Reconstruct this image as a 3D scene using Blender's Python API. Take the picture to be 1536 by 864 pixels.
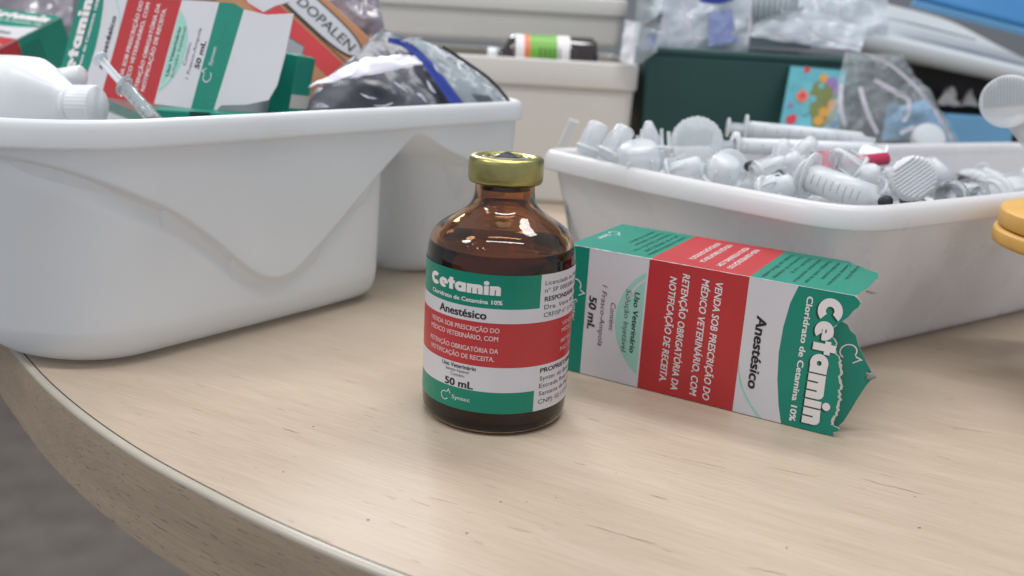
import bpy, bmesh, math, random
from mathutils import Vector, Matrix, noise
random.seed(7)
MM = 0.001
scene = bpy.context.scene
COL = scene.collection
for o in list(bpy.data.objects):
    bpy.data.objects.remove(o)

# ------------------------------------------------------------------ camera
F, PITCH, ROLL = 1404.86, math.radians(15.865), math.radians(3.3363)   # focal length in px of a 1536 px wide frame
CAM = Vector((3.556, -259.491, 111.025))                               # mm
FW = Vector((0, math.cos(PITCH), -math.sin(PITCH)))
R0 = Vector((1, 0, 0)); U0 = R0.cross(FW)
RT = R0 * math.cos(ROLL) + U0 * math.sin(ROLL)
UP = -R0 * math.sin(ROLL) + U0 * math.cos(ROLL)
cd = bpy.data.cameras.new('camera'); cam = bpy.data.objects.new('camera', cd); COL.objects.link(cam)
cam.matrix_world = Matrix.Translation(CAM * MM) @ Matrix((RT, UP, -FW)).transposed().to_4x4()
cd.sensor_width = 36; cd.lens = F / 1536 * 36; cd.clip_start = 0.01; cd.clip_end = 50
cd.dof.use_dof = True; cd.dof.focus_distance = 0.262; cd.dof.aperture_fstop = 13
scene.camera = cam

# ------------------------------------------------------------------ light
w = bpy.data.worlds.new('World'); scene.world = w; w.use_nodes = True
bg = w.node_tree.nodes['Background']; bg.inputs[0].default_value = (0.82, 0.88, 0.98, 1); bg.inputs[1].default_value = 0.54
def area(name, loc, target, sx, sy, power, col=(1, 1, 1), shape='RECTANGLE'):
    l = bpy.data.lights.new(name, 'AREA'); l.shape = shape; l.size = sx; l.size_y = sy; l.energy = power; l.color = col
    o = bpy.data.objects.new(name, l); COL.objects.link(o); o.location = loc
    o.rotation_euler = (Vector(target) - Vector(loc)).to_track_quat('-Z', 'Y').to_euler()
    return o
area('ceiling_panel_light', (0.25, 0.80, 1.75), (0.05, 0.1, 0), 1.2, 0.35, 15.5, (1, 0.985, 0.97))
area('overhead_tube_light', (0.12, -0.36, 1.80), (0.12, -0.30, 0), 1.3, 0.14, 12.5, (1, 0.985, 0.97))
area('window_light', (-0.55, 1.9, 1.15), (0, 0, 0.05), 0.55, 0.7, 14, (0.93, 0.96, 1))
area('side_panel_light', (-1.3, -0.25, 1.5), (0, 0, 0), 0.28, 0.4, 8, (1, 0.98, 0.95))
for lx, ly, lz in ((-0.62, -0.55, 0.75), (-0.75, -0.42, 0.62), (-0.50, -0.52, 0.60), (-0.66, -0.36, 0.86), (-0.4, -0.6, 0.7)):
    area('spot_lamp_light', (lx, ly, lz), (0, 0, 0.04), 0.03, 0.03, 0.12, (1, 0.92, 0.8), 'DISK')

vs = scene.view_settings
scene.display_settings.display_device = 'sRGB'
vs.view_transform = 'Standard'; vs.look = 'None'; vs.exposure = 0.1; vs.gamma = 1.0; vs.use_curve_mapping = False
scene.render.engine = 'CYCLES'
scene.cycles.max_bounces = 12; scene.cycles.transmission_bounces = 10; scene.cycles.transparent_max_bounces = 12
scene.cycles.use_denoising = True

# ------------------------------------------------------------------ coordinates taken off the photograph (mm)
def ray(x, y):
    return FW + RT * ((x - 768) / F) + UP * ((432 - y) / F)
def pz(x, y, z=0.0):
    d = ray(x, y); return CAM + d * ((z - CAM.z) / d.z)
def py(x, y, Y):
    d = ray(x, y); return CAM + d * ((Y - CAM.y) / d.y)
def plane_hit(x, y, o, n):
    d = ray(x, y); return CAM + d * ((o - CAM).dot(n) / d.dot(n))

# ------------------------------------------------------------------ materials
def lin(c):
    return tuple((v / 12.92 if v <= 0.04045 else ((v + 0.055) / 1.055) ** 2.4) for v in (c[0] / 255, c[1] / 255, c[2] / 255))
def mat(name, rgb, rough=0.5, metal=0.0, trans=0.0, ior=1.45, var=0.04, scale=60, bump=0.0, bscale=400, transl=0.0, coat=0.0, spec=0.5, alpha=1.0, rvar=0.06):
    m = bpy.data.materials.new(name); m.use_nodes = True
    nt = m.node_tree; N = nt.nodes; L = nt.links
    b = N['Principled BSDF']; c = lin(rgb)
    tc = N.new('ShaderNodeTexCoord')
    nz = N.new('ShaderNodeTexNoise'); nz.inputs['Scale'].default_value = scale; nz.inputs['Detail'].default_value = 5
    L.new(tc.outputs['Object'], nz.inputs['Vector'])
    mix = N.new('ShaderNodeMix'); mix.data_type = 'RGBA'
    mix.inputs[6].default_value = (*[v * (1 - var * 2) for v in c], 1); mix.inputs[7].default_value = (*[min(1, v * (1 + var * 2)) for v in c], 1)
    L.new(nz.outputs['Fac'], mix.inputs[0]); L.new(mix.outputs[2], b.inputs['Base Color'])
    mr = N.new('ShaderNodeMapRange'); mr.inputs[3].default_value = max(0, rough - rvar); mr.inputs[4].default_value = min(1, rough + rvar)
    L.new(nz.outputs['Fac'], mr.inputs[0]); L.new(mr.outputs[0], b.inputs['Roughness'])
    b.inputs['Metallic'].default_value = metal; b.inputs['Transmission Weight'].default_value = trans; b.inputs['IOR'].default_value = ior
    b.inputs['Coat Weight'].default_value = coat; b.inputs['Specular IOR Level'].default_value = spec; b.inputs['Alpha'].default_value = alpha
    if bump:
        n2 = N.new('ShaderNodeTexNoise'); n2.inputs['Scale'].default_value = bscale; n2.inputs['Detail'].default_value = 4
        L.new(tc.outputs['Object'], n2.inputs['Vector'])
        bp = N.new('ShaderNodeBump'); bp.inputs['Strength'].default_value = bump; bp.inputs['Distance'].default_value = 0.001
        L.new(n2.outputs['Fac'], bp.inputs['Height']); L.new(bp.outputs[0], b.inputs['Normal'])
    if transl:
        t = N.new('ShaderNodeBsdfTranslucent'); ms = N.new('ShaderNodeMixShader'); ms.inputs[0].default_value = transl
        L.new(mix.outputs[2], t.inputs[0]); L.new(b.outputs[0], ms.inputs[1]); L.new(t.outputs[0], ms.inputs[2])
        L.new(ms.outputs[0], N['Material Output'].inputs[0])
    return m
def film(name, rgb, clear=0.6, rough=0.12, bump=0.6, bscale=90):
    """thin plastic film: mostly see-through, glossy, wrinkled"""
    m = mat(name, rgb, rough, var=0.03, bump=bump, bscale=bscale); nt = m.node_tree; N = nt.nodes; L = nt.links
    t = N.new('ShaderNodeBsdfTransparent'); t.inputs[0].default_value = (0.95, 0.97, 0.98, 1); ms = N.new('ShaderNodeMixShader'); ms.inputs[0].default_value = 1 - clear
    L.new(t.outputs[0], ms.inputs[1]); L.new(N['Principled BSDF'].outputs[0], ms.inputs[2]); L.new(ms.outputs[0], N['Material Output'].inputs[0])
    return m
M = {}
M['green'] = mat('label_green', (2, 128, 104), 0.33, var=0.05, scale=110, bump=0.06, bscale=130)
M['red'] = mat('label_red', (184, 52, 56), 0.33, var=0.05, scale=110, bump=0.06, bscale=130)
M['white'] = mat('label_white', (208, 206, 210), 0.33, var=0.03, scale=110, bump=0.06, bscale=130)
M['mint'] = mat('label_mint', (150, 200, 186), 0.45, var=0.02)
M['ink'] = mat('black_ink', (30, 28, 30), 0.5)
M['greyink'] = mat('grey_ink', (70, 70, 74), 0.5)
M['whiteink'] = mat('white_ink', (226, 222, 222), 0.5, var=0.01)
M['pinkink'] = mat('pale_ink', (226, 190, 190), 0.5, var=0.01)
M['shade'] = mat('dark_green_ink', (4, 62, 52), 0.5)
M['cgreen'] = mat('carton_green', (10, 130, 110), 0.36, var=0.05, scale=90, bump=0.03, bscale=900)
M['cred'] = mat('carton_red', (180, 48, 52), 0.36, var=0.05, scale=90, bump=0.03, bscale=900)
M['cwhite'] = mat('carton_white', (204, 203, 208), 0.42, var=0.02, bump=0.03, bscale=900)
M['board'] = mat('raw_cardboard', (196, 192, 184), 0.8, var=0.08, scale=300, bump=0.2, bscale=1500)
M['inside'] = mat('carton_inside', (150, 146, 138), 0.85, var=0.06)
M['gold'] = mat('gold_aluminium', (172, 165, 108), 0.36, metal=1.0, var=0.12, scale=140, bump=0.25, bscale=180)
M['rubber'] = mat('dark_rubber', (38, 40, 48), 0.6)
M['rubbergrey'] = mat('grey_rubber', (120, 120, 122), 0.5)
M['glass'] = mat('amber_glass', (206, 160, 116), 0.02, trans=1.0, ior=1.5, var=0.03, rvar=0.0)
M['liquid'] = mat('dark_amber_liquid', (118, 92, 78), 0.0, trans=1.0, ior=1.2, var=0.01, rvar=0.0)
M['tub'] = mat('white_tub_plastic', (240, 241, 242), 0.32, var=0.02, scale=25, bump=0.04, bscale=300, transl=0.28)
M['tub2'] = mat('milky_tub_plastic', (238, 237, 238), 0.28, var=0.02, scale=25, bump=0.04, bscale=300, transl=0.3)
M['bin'] = mat('ivory_bin_plastic', (214, 211, 206), 0.4, var=0.02, scale=25, bump=0.03, bscale=300)
M['teal'] = mat('dark_teal_plastic', (36, 74, 71), 0.35, var=0.08, scale=18, bump=0.05, bscale=200)
M['milky'] = None
M['clear'] = mat('clear_plastic', (236, 240, 242), 0.10, trans=0.85, ior=1.3, var=0.01)
M['whiteplastic'] = mat('white_plastic', (226, 228, 232), 0.3, var=0.02, bump=0.02)
M['black'] = mat('black_plastic', (24, 24, 27), 0.4)
M['pink'] = mat('pink_plastic', (206, 60, 96), 0.3)
M['yellow'] = mat('yellow_plastic', (212, 164, 82), 0.45, var=0.06, scale=120, bump=0.06, bscale=700)
M['greyplastic'] = mat('pale_grey_plastic', (196, 202, 206), 0.32, var=0.04, scale=12)
M['blue'] = mat('blue_plastic', (52, 122, 176), 0.4, var=0.08, scale=25)
M['paleblue'] = mat('pale_blue_plastic', (110, 166, 208), 0.4, var=0.05)
M['stripe'] = mat('blue_print', (54, 74, 164), 0.35)
M['bagblue'] = mat('faded_blue_print', (128, 140, 184), 0.4, var=0.1, scale=300)
M['darkbag'] = mat('dark_shiny_film', (84, 86, 94), 0.27, var=0.46, scale=75, bump=0.10, bscale=60)
M['greybag'] = mat('grey_shiny_film', (142, 136, 146), 0.2, var=0.3, scale=60, bump=0.8, bscale=70, coat=0.4)
M['silver'] = mat('silver_film', (160, 170, 176), 0.25, var=0.14, scale=60, bump=0.2, bscale=60)
M['milky'] = film('milky_clear_plastic', (240, 243, 246), 0.45, 0.2, 0.03, 300)
M['frost'] = mat('frosted_plastic', (236, 239, 242), 0.3, var=0.02, transl=0.4)
M['painted_sheen'] = mat('painted_glare_film', (214, 212, 224), 0.25, var=0.1, scale=90)  # near-white colour that paints glare onto bag folds and creases
M['film'] = film('clear_bag_film', (196, 204, 208), 0.74, 0.1, 0.4, 60)
M['film2'] = film('cloudy_bag_film', (206, 214, 222), 0.34, 0.14, 0.45, 60)
M['tan'] = mat('tan_carton', (186, 130, 92), 0.45, var=0.05)
M['dred'] = mat('bright_red_print', (208, 62, 66), 0.4, var=0.05)
M['brown'] = mat('dark_amber_vial', (40, 26, 20), 0.06, coat=1.0)
M['leaf'] = mat('lime_print', (110, 172, 58), 0.4)
M['orange'] = mat('orange_print', (222, 112, 78), 0.4)
M['aqua'] = mat('aqua_card', (92, 172, 186), 0.45, var=0.1, scale=120)
M['olive'] = mat('olive_print', (112, 122, 62), 0.5, var=0.12, scale=200)
M['mustard'] = mat('mustard_print', (206, 150, 58), 0.5)
M['berry'] = mat('berry_print', (196, 50, 72), 0.5)
M['lilac'] = mat('lilac_print', (140, 110, 170), 0.5)
M['wall'] = mat('grey_wall_paint', (150, 154, 158), 0.8, var=0.05, scale=3)
M['seam'] = mat('dark_glue_seam', (58, 54, 50), 0.7)

def wood(name, c1, c2, angle, pores, rough=0.40, thr=0.715):
    m = bpy.data.materials.new(name); m.use_nodes = True; nt = m.node_tree; N = nt.nodes; L = nt.links
    b = N['Principled BSDF']; tc = N.new('ShaderNodeTexCoord')
    def stretched(sx, sy, sz, detail=6, dist=0.0, off=0.0):
        mp = N.new('ShaderNodeMapping'); mp.inputs['Rotation'].default_value = (0, 0, angle)
        mp2 = N.new('ShaderNodeMapping'); mp2.inputs['Scale'].default_value = (sx, sy, sz); mp2.inputs['Location'].default_value = (off, off * 2, 0)
        n = N.new('ShaderNodeTexNoise'); n.inputs['Scale'].default_value = 1; n.inputs['Detail'].default_value = detail; n.inputs['Distortion'].default_value = dist
        L.new(tc.outputs['Object'], mp.inputs[0]); L.new(mp.outputs[0], mp2.inputs[0]); L.new(mp2.outputs[0], n.inputs['Vector']); return n
    def ramp(src, a, bb, ca, cb):
        r = N.new('ShaderNodeValToRGB'); r.color_ramp.elements[0].position = a; r.color_ramp.elements[1].position = bb
        r.color_ramp.elements[0].color = (*ca, 1); r.color_ramp.elements[1].color = (*cb, 1); L.new(src.outputs['Fac'], r.inputs[0]); return r
    def mul(a, c):
        x = N.new('ShaderNodeMix'); x.data_type = 'RGBA'; x.blend_type = 'MULTIPLY'; x.inputs[0].default_value = 1
        L.new(a, x.inputs[6]); L.new(c, x.inputs[7]); return x.outputs[2]
    g = stretched(9, 110, 110, 5, 0.3); fine = stretched(60, 1500, 1500, 4, 0.2, 3.0); blotch = stretched(5, 22, 22, 3, 0.0, 7.0)
    base = ramp(g, 0.3, 0.72, lin(c1), lin(c2)).outputs[0]
    o = mul(base, ramp(fine, 0.35, 0.62, (0.90, 0.885, 0.87), (1, 1, 1)).outputs[0])
    o = mul(o, ramp(blotch, 0.35, 0.7, (0.90, 0.88, 0.87), (1, 1, 1)).outputs[0])
    po = stretched(*pores, 2, 0.1, 5.0)
    pr = ramp(po, thr, thr + 0.04, (1, 1, 1), (0.45, 0.39, 0.34))
    o = mul(o, pr.outputs[0]); L.new(o, b.inputs['Base Color'])
    mr = N.new('ShaderNodeMapRange'); mr.inputs[3].default_value = rough - 0.08; mr.inputs[4].default_value = rough + 0.10
    L.new(fine.outputs['Fac'], mr.inputs[0]); L.new(mr.outputs[0], b.inputs['Roughness'])
    bp = N.new('ShaderNodeBump'); bp.inputs['Strength'].default_value = 0.22; bp.inputs['Distance'].default_value = 0.0004
    L.new(fine.outputs['Fac'], bp.inputs['Height'])
    bp2 = N.new('ShaderNodeBump'); bp2.inputs['Strength'].default_value = 0.5; bp2.inputs['Distance'].default_value = 0.0006; bp2.invert = True
    L.new(pr.outputs[0], bp2.inputs['Height']); bp2.invert = False
    L.new(bp.outputs[0], bp2.inputs['Normal']); L.new(bp2.outputs[0], b.inputs['Normal'])
    return m
GA = math.radians(28)
M['wood'] = wood('beech_laminate', (191, 174, 154), (199, 184, 164), GA, (95, 1500, 1500))
M['woodedge'] = wood('oak_edge_band', (172, 154, 134), (188, 170, 149), math.radians(36), (130, 2600, 2600), 0.5, thr=0.65)
M['lip'] = mat('pale_edge_lip', (178, 171, 157), 0.3, var=0.05, scale=120)
def floor_mat():
    m = mat('grey_floor', (106, 98, 91), 0.55, var=0.2, scale=14, bump=0.1, bscale=60); return m
M['floor'] = floor_mat()

# ------------------------------------------------------------------ mesh helpers (all coordinates in mm)
class MB:
    def __init__(s): s.v = []; s.f = []; s.m = []; s.sm = []
    def add(s, vs, fs, m=0, smooth=False):
        k = len(s.v); s.v += [Vector(p) for p in vs]
        for f in fs: s.f.append(tuple(i + k for i in f)); s.m.append(m); s.sm.append(smooth)
        return s
    def box(s, a, b, m=0, M4=None):
        x0, y0, z0 = a; x1, y1, z1 = b
        vs = [Vector(p) for p in ((x0,y0,z0),(x1,y0,z0),(x1,y1,z0),(x0,y1,z0),(x0,y0,z1),(x1,y0,z1),(x1,y1,z1),(x0,y1,z1))]
        if M4: vs = [M4 @ p for p in vs]
        return s.add(vs, [(0,3,2,1),(4,5,6,7),(0,1,5,4),(1,2,6,5),(2,3,7,6),(3,0,4,7)], m)
    def lathe(s, prof, n=48, m=0, M4=None, a0=0, a1=360, smooth=True, wob=None):
        full = abs(a1 - a0 - 360) < 1e-6; k = n if full else n + 1
        vs = []; fs = []
        for r, z in prof:
            for i in range(k):
                a = math.radians(a0 + (a1 - a0) * i / n); rr = r * (wob(a, z) if wob else 1)
                p = Vector((rr * math.cos(a), rr * math.sin(a), z)); vs.append(M4 @ p if M4 else p)
        for j in range(len(prof) - 1):
            for i in range(n):
                a, b = j * k + i, j * k + (i + 1) % k
                if prof[j][0] < 1e-9 and prof[j+1][0] < 1e-9: continue
                fs.append((a, b, b + k, a + k))
        return s.add(vs, fs, m, smooth)
    def poly(s, pts, m=0): return s.add(pts, [tuple(range(len(pts)))], m)
    def slab(s, pts, nrm, th, m=0, me=None):
        """polygon extruded by th along nrm; edge faces may take another material"""
        n = len(pts); pts = [Vector(p) for p in pts]; nrm = Vector(nrm)
        s.add(pts + [p - nrm * th for p in pts], [tuple(range(n)), tuple(reversed(range(n, 2 * n)))], m)
        k = len(s.v) - 2 * n
        for i in range(n):
            j = (i + 1) % n; s.f.append((k + i, k + n + i, k + n + j, k + j)); s.m.append(m if me is None else me); s.sm.append(False)
        return s
    def grid(s, fn, nu, nv, m=0, closed_u=False, smooth=True):
        vs = [fn(i / nu, j / nv) for j in range(nv + 1) for i in range(nu if closed_u else nu + 1)]
        k = nu if closed_u else nu + 1
        fs = [(j * k + i, j * k + (i + 1) % k, (j + 1) * k + (i + 1) % k, (j + 1) * k + i) for j in range(nv) for i in range(nu)]
        return s.add(vs, fs, m, smooth)
    def tube(s, pts, r, n=10, m=0):
        pts = [Vector(p) for p in pts]; vs = []; fs = []
        for i, p in enumerate(pts):
            d = (pts[min(i+1, len(pts)-1)] - pts[max(i-1, 0)]).normalized()
            a = d.orthogonal().normalized(); b = d.cross(a)
            rr = r[i] if isinstance(r, (list, tuple)) else r
            vs += [p + (a * math.cos(6.28318 * k / n) + b * math.sin(6.28318 * k / n)) * rr for k in range(n)]
        for i in range(len(pts) - 1):
            for k in range(n): fs.append((i*n+k, i*n+(k+1)%n, (i+1)*n+(k+1)%n, (i+1)*n+k))
        fs += [tuple(reversed(range(n))), tuple(range(len(vs)-n, len(vs)))]
        return s.add(vs, fs, m, True)

class T:
    """a thing: an Empty at its base plus its frame (mm)"""
    def __init__(s, name, label, cat, M4=None, group=None):
        s.M = M4 if M4 is not None else Matrix()
        o = bpy.data.objects.new(name, None); COL.objects.link(o); o.empty_display_size = 0.01
        o.matrix_world = Matrix.Translation(s.M.to_translation() * MM) @ s.M.to_3x3().to_4x4()
        o['label'] = label; o['category'] = cat
        if group: o['group'] = group
        s.o = o; s.Mi = s.M.inverted()
def mesh_of(name, mb, mats, M4i=None):
    me = bpy.data.meshes.new(name)
    vs = [((M4i @ v) if M4i else v) * MM for v in mb.v]
    me.from_pydata(vs, [], mb.f)
    for m in (mats if isinstance(mats, (list, tuple)) else [mats]): me.materials.append(M[m] if isinstance(m, str) else m)
    for p, mi, sm in zip(me.polygons, mb.m, mb.sm): p.material_index = mi; p.use_smooth = sm
    me.update(); return me
def part(name, mb, mats, thing, parent=None, world=False, label=None, kind=None):
    o = bpy.data.objects.new(name, mesh_of(name, mb, mats, thing.Mi if world else None)); COL.objects.link(o)
    o.parent = parent if parent else thing.o
    if label: o['label'] = label
    if kind: o['kind'] = kind
    return o
def single(name, label, cat, mb, mats, M4=None, group=None, world=False, kind=None):
    M4 = M4 if M4 is not None else Matrix()
    o = bpy.data.objects.new(name, mesh_of(name, mb, mats, M4.inverted() if world else None)); COL.objects.link(o)
    o.matrix_world = Matrix.Translation(M4.to_translation() * MM) @ M4.to_3x3().to_4x4()
    if kind: o['kind'] = kind
    if label: o['label'] = label
    if cat: o['category'] = cat
    if group: o['group'] = group
    return o
def bevel(o, wd, seg=2, ang=40):
    b = o.modifiers.new('bevel', 'BEVEL'); b.width = wd * MM; b.segments = seg; b.limit_method = 'ANGLE'; b.angle_limit = math.radians(ang); b.harden_normals = False
    return o
def fr(o, z, x=None):
    """frame with origin o, z axis along z"""
    z = Vector(z).normalized()
    x = Vector(x) if x is not None else (Vector((0, 0, 1)) if abs(z.z) < 0.9 else Vector((1, 0, 0)))
    x = (x - z * x.dot(z)).normalized(); y = z.cross(x)
    m = Matrix((x, y, z)).transposed().to_4x4(); m.translation = Vector(o); return m
def face_frame(px, pyy, Y, ang, yaw=0, tilt=0):
    """frame at a point whose xy plane faces the viewer; x turned by ang on the picture, then leaned"""
    o = py(px, pyy, Y)
    r = Matrix((RT, UP, -FW)).transposed() @ Matrix.Rotation(math.radians(yaw), 3, 'Y') @ Matrix.Rotation(math.radians(tilt), 3, 'X') @ Matrix.Rotation(math.radians(ang), 3, 'Z')
    m = r.to_4x4(); m.translation = o; return m

# ------------------------------------------------------------------ lettering
_txt = {}
def text_mesh(s):
    if s in _txt: return _txt[s]
    c = bpy.data.curves.new('t', 'FONT'); c.body = s; c.size = 1; c.resolution_u = 3
    o = bpy.data.objects.new('t', c); COL.objects.link(o); bpy.context.view_layer.update()
    me = o.evaluated_get(bpy.context.evaluated_depsgraph_get()).to_mesh()
    v = [(p.co.x, p.co.y) for p in me.vertices]; f = [tuple(p.vertices) for p in me.polygons]
    bpy.data.objects.remove(o); bpy.data.curves.remove(c)
    _txt[s] = (v, f); return _txt[s]
CAPH = None
def put_text(mb, surf, s, u0, u1, v0, cap, m, lift, bold=0.0, shear=0.0, cut=None):
    """lettering s from u0 to u1, baseline v0, capital height cap, laid on surf(u, v, lift)"""
    v, f = text_mesh(s)
    xs = [p[0] for p in v]; x0, x1 = min(xs), max(xs)
    sx = (u1 - u0) / (x1 - x0 + 1e-9); sy = cap / 0.70
    offs = [(0, 0)] if not bold else [(-bold, -bold * .6), (bold, -bold * .6), (-bold, bold * .6), (bold, bold * .6), (0, 0)]
    for k, (ox, oy) in enumerate(offs):
        pts = [(u0 + (p[0] - x0 + ox + shear * p[1]) * sx, v0 + (p[1] + oy) * sy) for p in v]
        lay(mb, surf, pts, f, m, lift + 0.004 * k, cut)
def lay(mb, surf, pts, faces, m, lift, cut=None):
    if cut:
        bm = bmesh.new(); bv = [bm.verts.new((x, y, 0)) for x, y in pts]
        for f in faces:
            try: bm.faces.new([bv[i] for i in f])
            except ValueError: pass
        lo = min(p[0] for p in pts); hi = max(p[0] for p in pts); x = math.ceil(lo / cut) * cut
        while x < hi:
            bmesh.ops.bisect_plane(bm, geom=bm.verts[:] + bm.edges[:] + bm.faces[:], plane_co=(x, 0, 0), plane_no=(1, 0, 0)); x += cut
        bm.verts.index_update(); pts = [(v.co.x, v.co.y) for v in bm.verts]; faces = [tuple(v.index for v in f.verts) for f in bm.faces]; bm.free()
    mb.add([surf(x, y, lift) for x, y in pts], faces, m)
def arc(cx, cy, r0, r1, a0, a1, n=20):
    o = [(cx + r1 * math.cos(math.radians(a0 + (a1 - a0) * i / n)), cy + r1 * math.sin(math.radians(a0 + (a1 - a0) * i / n))) for i in range(n + 1)]
    i_ = [(cx + r0 * math.cos(math.radians(a0 + (a1 - a0) * i / n)), cy + r0 * math.sin(math.radians(a0 + (a1 - a0) * i / n))) for i in range(n + 1)]
    return o + i_, [(i, i + 1, n + 2 + i, n + 1 + i) for i in range(n)]
def rect(x0, y0, x1, y1): return [(x0, y0), (x1, y0), (x1, y1), (x0, y1)], [(0, 1, 2, 3)]
def disc(cx, cy, r, n=18): return [(cx + r * math.cos(6.2832 * i / n), cy + r * math.sin(6.2832 * i / n)) for i in range(n)], [tuple(range(n))]
def logo_word(cap_extra=1.34):
    """the heavy rounded product word, drawn stroke by stroke; x height 1"""
    g = []; x = 0
    g.append(arc(0.68, 0.66, 0.24, 0.70, 48, 318)); x = 1.30
    g += [arc(x + 0.52, 0.5, 0.15, 0.54, -8, 312), rect(x + 0.1, 0.40, x + 1.02, 0.56)]; x += 1.10
    g += [rect(x + 0.12, 0, x + 0.54, 1.3), rect(x - 0.04, 0.66, x + 0.72, 1.0)]; x += 0.76
    g += [arc(x + 0.5, 0.5, 0.14, 0.53, 0, 360), rect(x + 0.66, 0, x + 1.06, 1.0)]; x += 1.14
    def stems(n):
        nonlocal x
        for i in range(n): g.append(rect(x + i * 0.5, 0, x + i * 0.5 + 0.41, 0.66 if i else 1.0))
        wd = (n - 1) * 0.5 + 0.41
        g.append(([(x + .2, 0.6), (x + wd, 0.6), (x + wd, 0.74), (x + wd - .07, .92), (x + wd - 0.25, 1.03), (x + .2, 1.0)], [(0, 1, 2, 3, 4, 5)]))
        x += wd + 0.09
    stems(3)
    g += [rect(x, 0, x + 0.41, 0.98), disc(x + 0.205, 1.27, 0.235)]; x += 0.50
    stems(2)
    return g, x - 0.09
LOGO, LOGOW = logo_word()
def put_logo(mb, surf, u0, u1, v0, xh, m, lift, cut=None, du=0, dv=0, shear=0.0):
    sx = (u1 - u0) / LOGOW
    for k, (pts, fs) in enumerate(LOGO):
        lay(mb, surf, [(u0 + (x + shear * y) * sx + du, v0 + y * xh + dv) for x, y in pts], fs, m, lift + 0.003 * k, cut)
def put_emblem(mb, surf, u, v, s, m, lift, cut=None):
    """the thin line drop emblem beside the maker's word"""
    pts, fs = arc(u, v, s * 0.84, s, 60, 330, 16); lay(mb, surf, pts, fs, m, lift, cut)
    ring = [(u + s * .5, v + s * .85), (u + s * 1.0, v + s * 1.7), (u + s * 1.15, v + s * 1.65), (u + s * .75, v + s * .9)]
    lay(mb, surf, ring, [(0, 1, 2, 3)], m, lift + .003, cut)
    ring = [(u + s * 1.0, v + s * 1.7), (u + s * 1.55, v + s * .7), (u + s * 1.45, v + s * .6), (u + s * .95, v + s * 1.45)]
    lay(mb, surf, ring, [(0, 1, 2, 3)], m, lift + .006, cut)

def smooth_pts(p):
    out = []
    for i in range(len(p) - 1):
        p0, p1, p2, p3 = [Vector(p[min(max(i + k, 0), len(p) - 1)]) for k in (-1, 0, 1, 2)]
        for j in range(6):
            t = j / 6; q = 0.5 * ((2 * p1) + (p2 - p0) * t + (2 * p0 - 5 * p1 + 4 * p2 - p3) * t * t + (3 * p1 - p0 - 3 * p2 + p3) * t ** 3); out.append((q.x, q.y))
    return sorted(out + [p[-1]])

# ================================================================== SETTING
def edge_curve():
    pts = [(-265, 1100), (-262, 500), (-256, 320), (-247, 240), (-232, 170), (-213, 115), (-186, 65), (-151, 21), (-123, -10), (-92, -38.5), (-62, -61), (-40, -75.5), (-16, -89), (25, -109), (80, -131), (150, -152), (260, -176), (420, -200), (900, -240)]
    out = []
    for i in range(len(pts) - 1):
        p0, p1, p2, p3 = [Vector(pts[min(max(i + k, 0), len(pts) - 1)]) for k in (-1, 0, 1, 2)]
        for j in range(8):
            t = j / 8
            out.append(0.5 * ((2 * p1) + (p2 - p0) * t + (2 * p0 - 5 * p1 + 4 * p2 - p3) * t * t + (3 * p1 - p0 - 3 * p2 + p3) * t ** 3))
    out.append(Vector(pts[-1])); return out
EC = edge_curve()
def off_curve(c, d):
    r = []
    for i, p in enumerate(c):
        t = (c[min(i + 1, len(c) - 1)] - c[max(i - 1, 0)]).normalized(); r.append(p + Vector((t.y, -t.x)) * -d)
    return r
# offsets: positive = outwards, away from the table
E_in = off_curve(EC, 0.0)
sgn = 1 if (off_curve(EC, 5)[60] - Vector((0, 300))).length > (EC[60] - Vector((0, 300))).length else -1
def OFF(d): return off_curve(EC, d * sgn)
tb = T('table', 'pale wood table with a rounded dark seamed edge under everything', 'table', Matrix.Translation((100, 300, -26)))
mb = MB(); top = [(p.x, p.y, 0) for p in OFF(0)]
mb.poly(top + [(900, 1100, 0)]); part('tabletop', mb, 'wood', tb, world=True)
def strip(mb, d0, z0, d1, z1, m=0, smooth=True):
    a = [(p.x, p.y, z0) for p in OFF(d0)]; b = [(p.x, p.y, z1) for p in OFF(d1)]; n = len(a)
    mb.add(a + b, [(i, i + 1, n + i + 1, n + i) for i in range(n - 1)], m, smooth)
mb = MB(); strip(mb, 0, 0.02, 0.45, 0.02); part('seam', mb, 'seam', tb, world=True)
mb = MB(); prev = (0.45, 0.03)
for a in range(0, 91, 15):
    cur = (1.1 + 1.3 * math.sin(math.radians(a)), 0.03 - 1.3 * (1 - math.cos(math.radians(a)))); strip(mb, prev[0], prev[1], cur[0], cur[1]); prev = cur
part('edge_lip', mb, 'lip', tb, world=True)
mb = MB(); strip(mb, 2.4, -1.27, 2.4, -25.5); strip(mb, 2.4, -25.5, 1.0, -27)
part('edge_band', mb, 'woodedge', tb, world=True)
mb = MB(); mb.poly([(p.x, p.y, -27) for p in reversed(OFF(1))] + [(900, 1100, -27)]); part('underside', mb, 'board', tb, world=True)
mb = MB(); mb.poly([(-6000, -3000, 0), (6000, -3000, 0), (6000, 6000, 0), (-6000, 6000, 0)])
single('floor', 'dark grey mottled floor', None, mb, 'floor', Matrix.Translation((0, 0, -745)), kind='structure')
mb = MB(); mb.box((-6000, 0, -745), (6000, 60, 2600)); single('wall', 'plain grey wall', None, mb, 'wall', Matrix.Translation((0, 2600, 0)), kind='structure')

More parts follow.
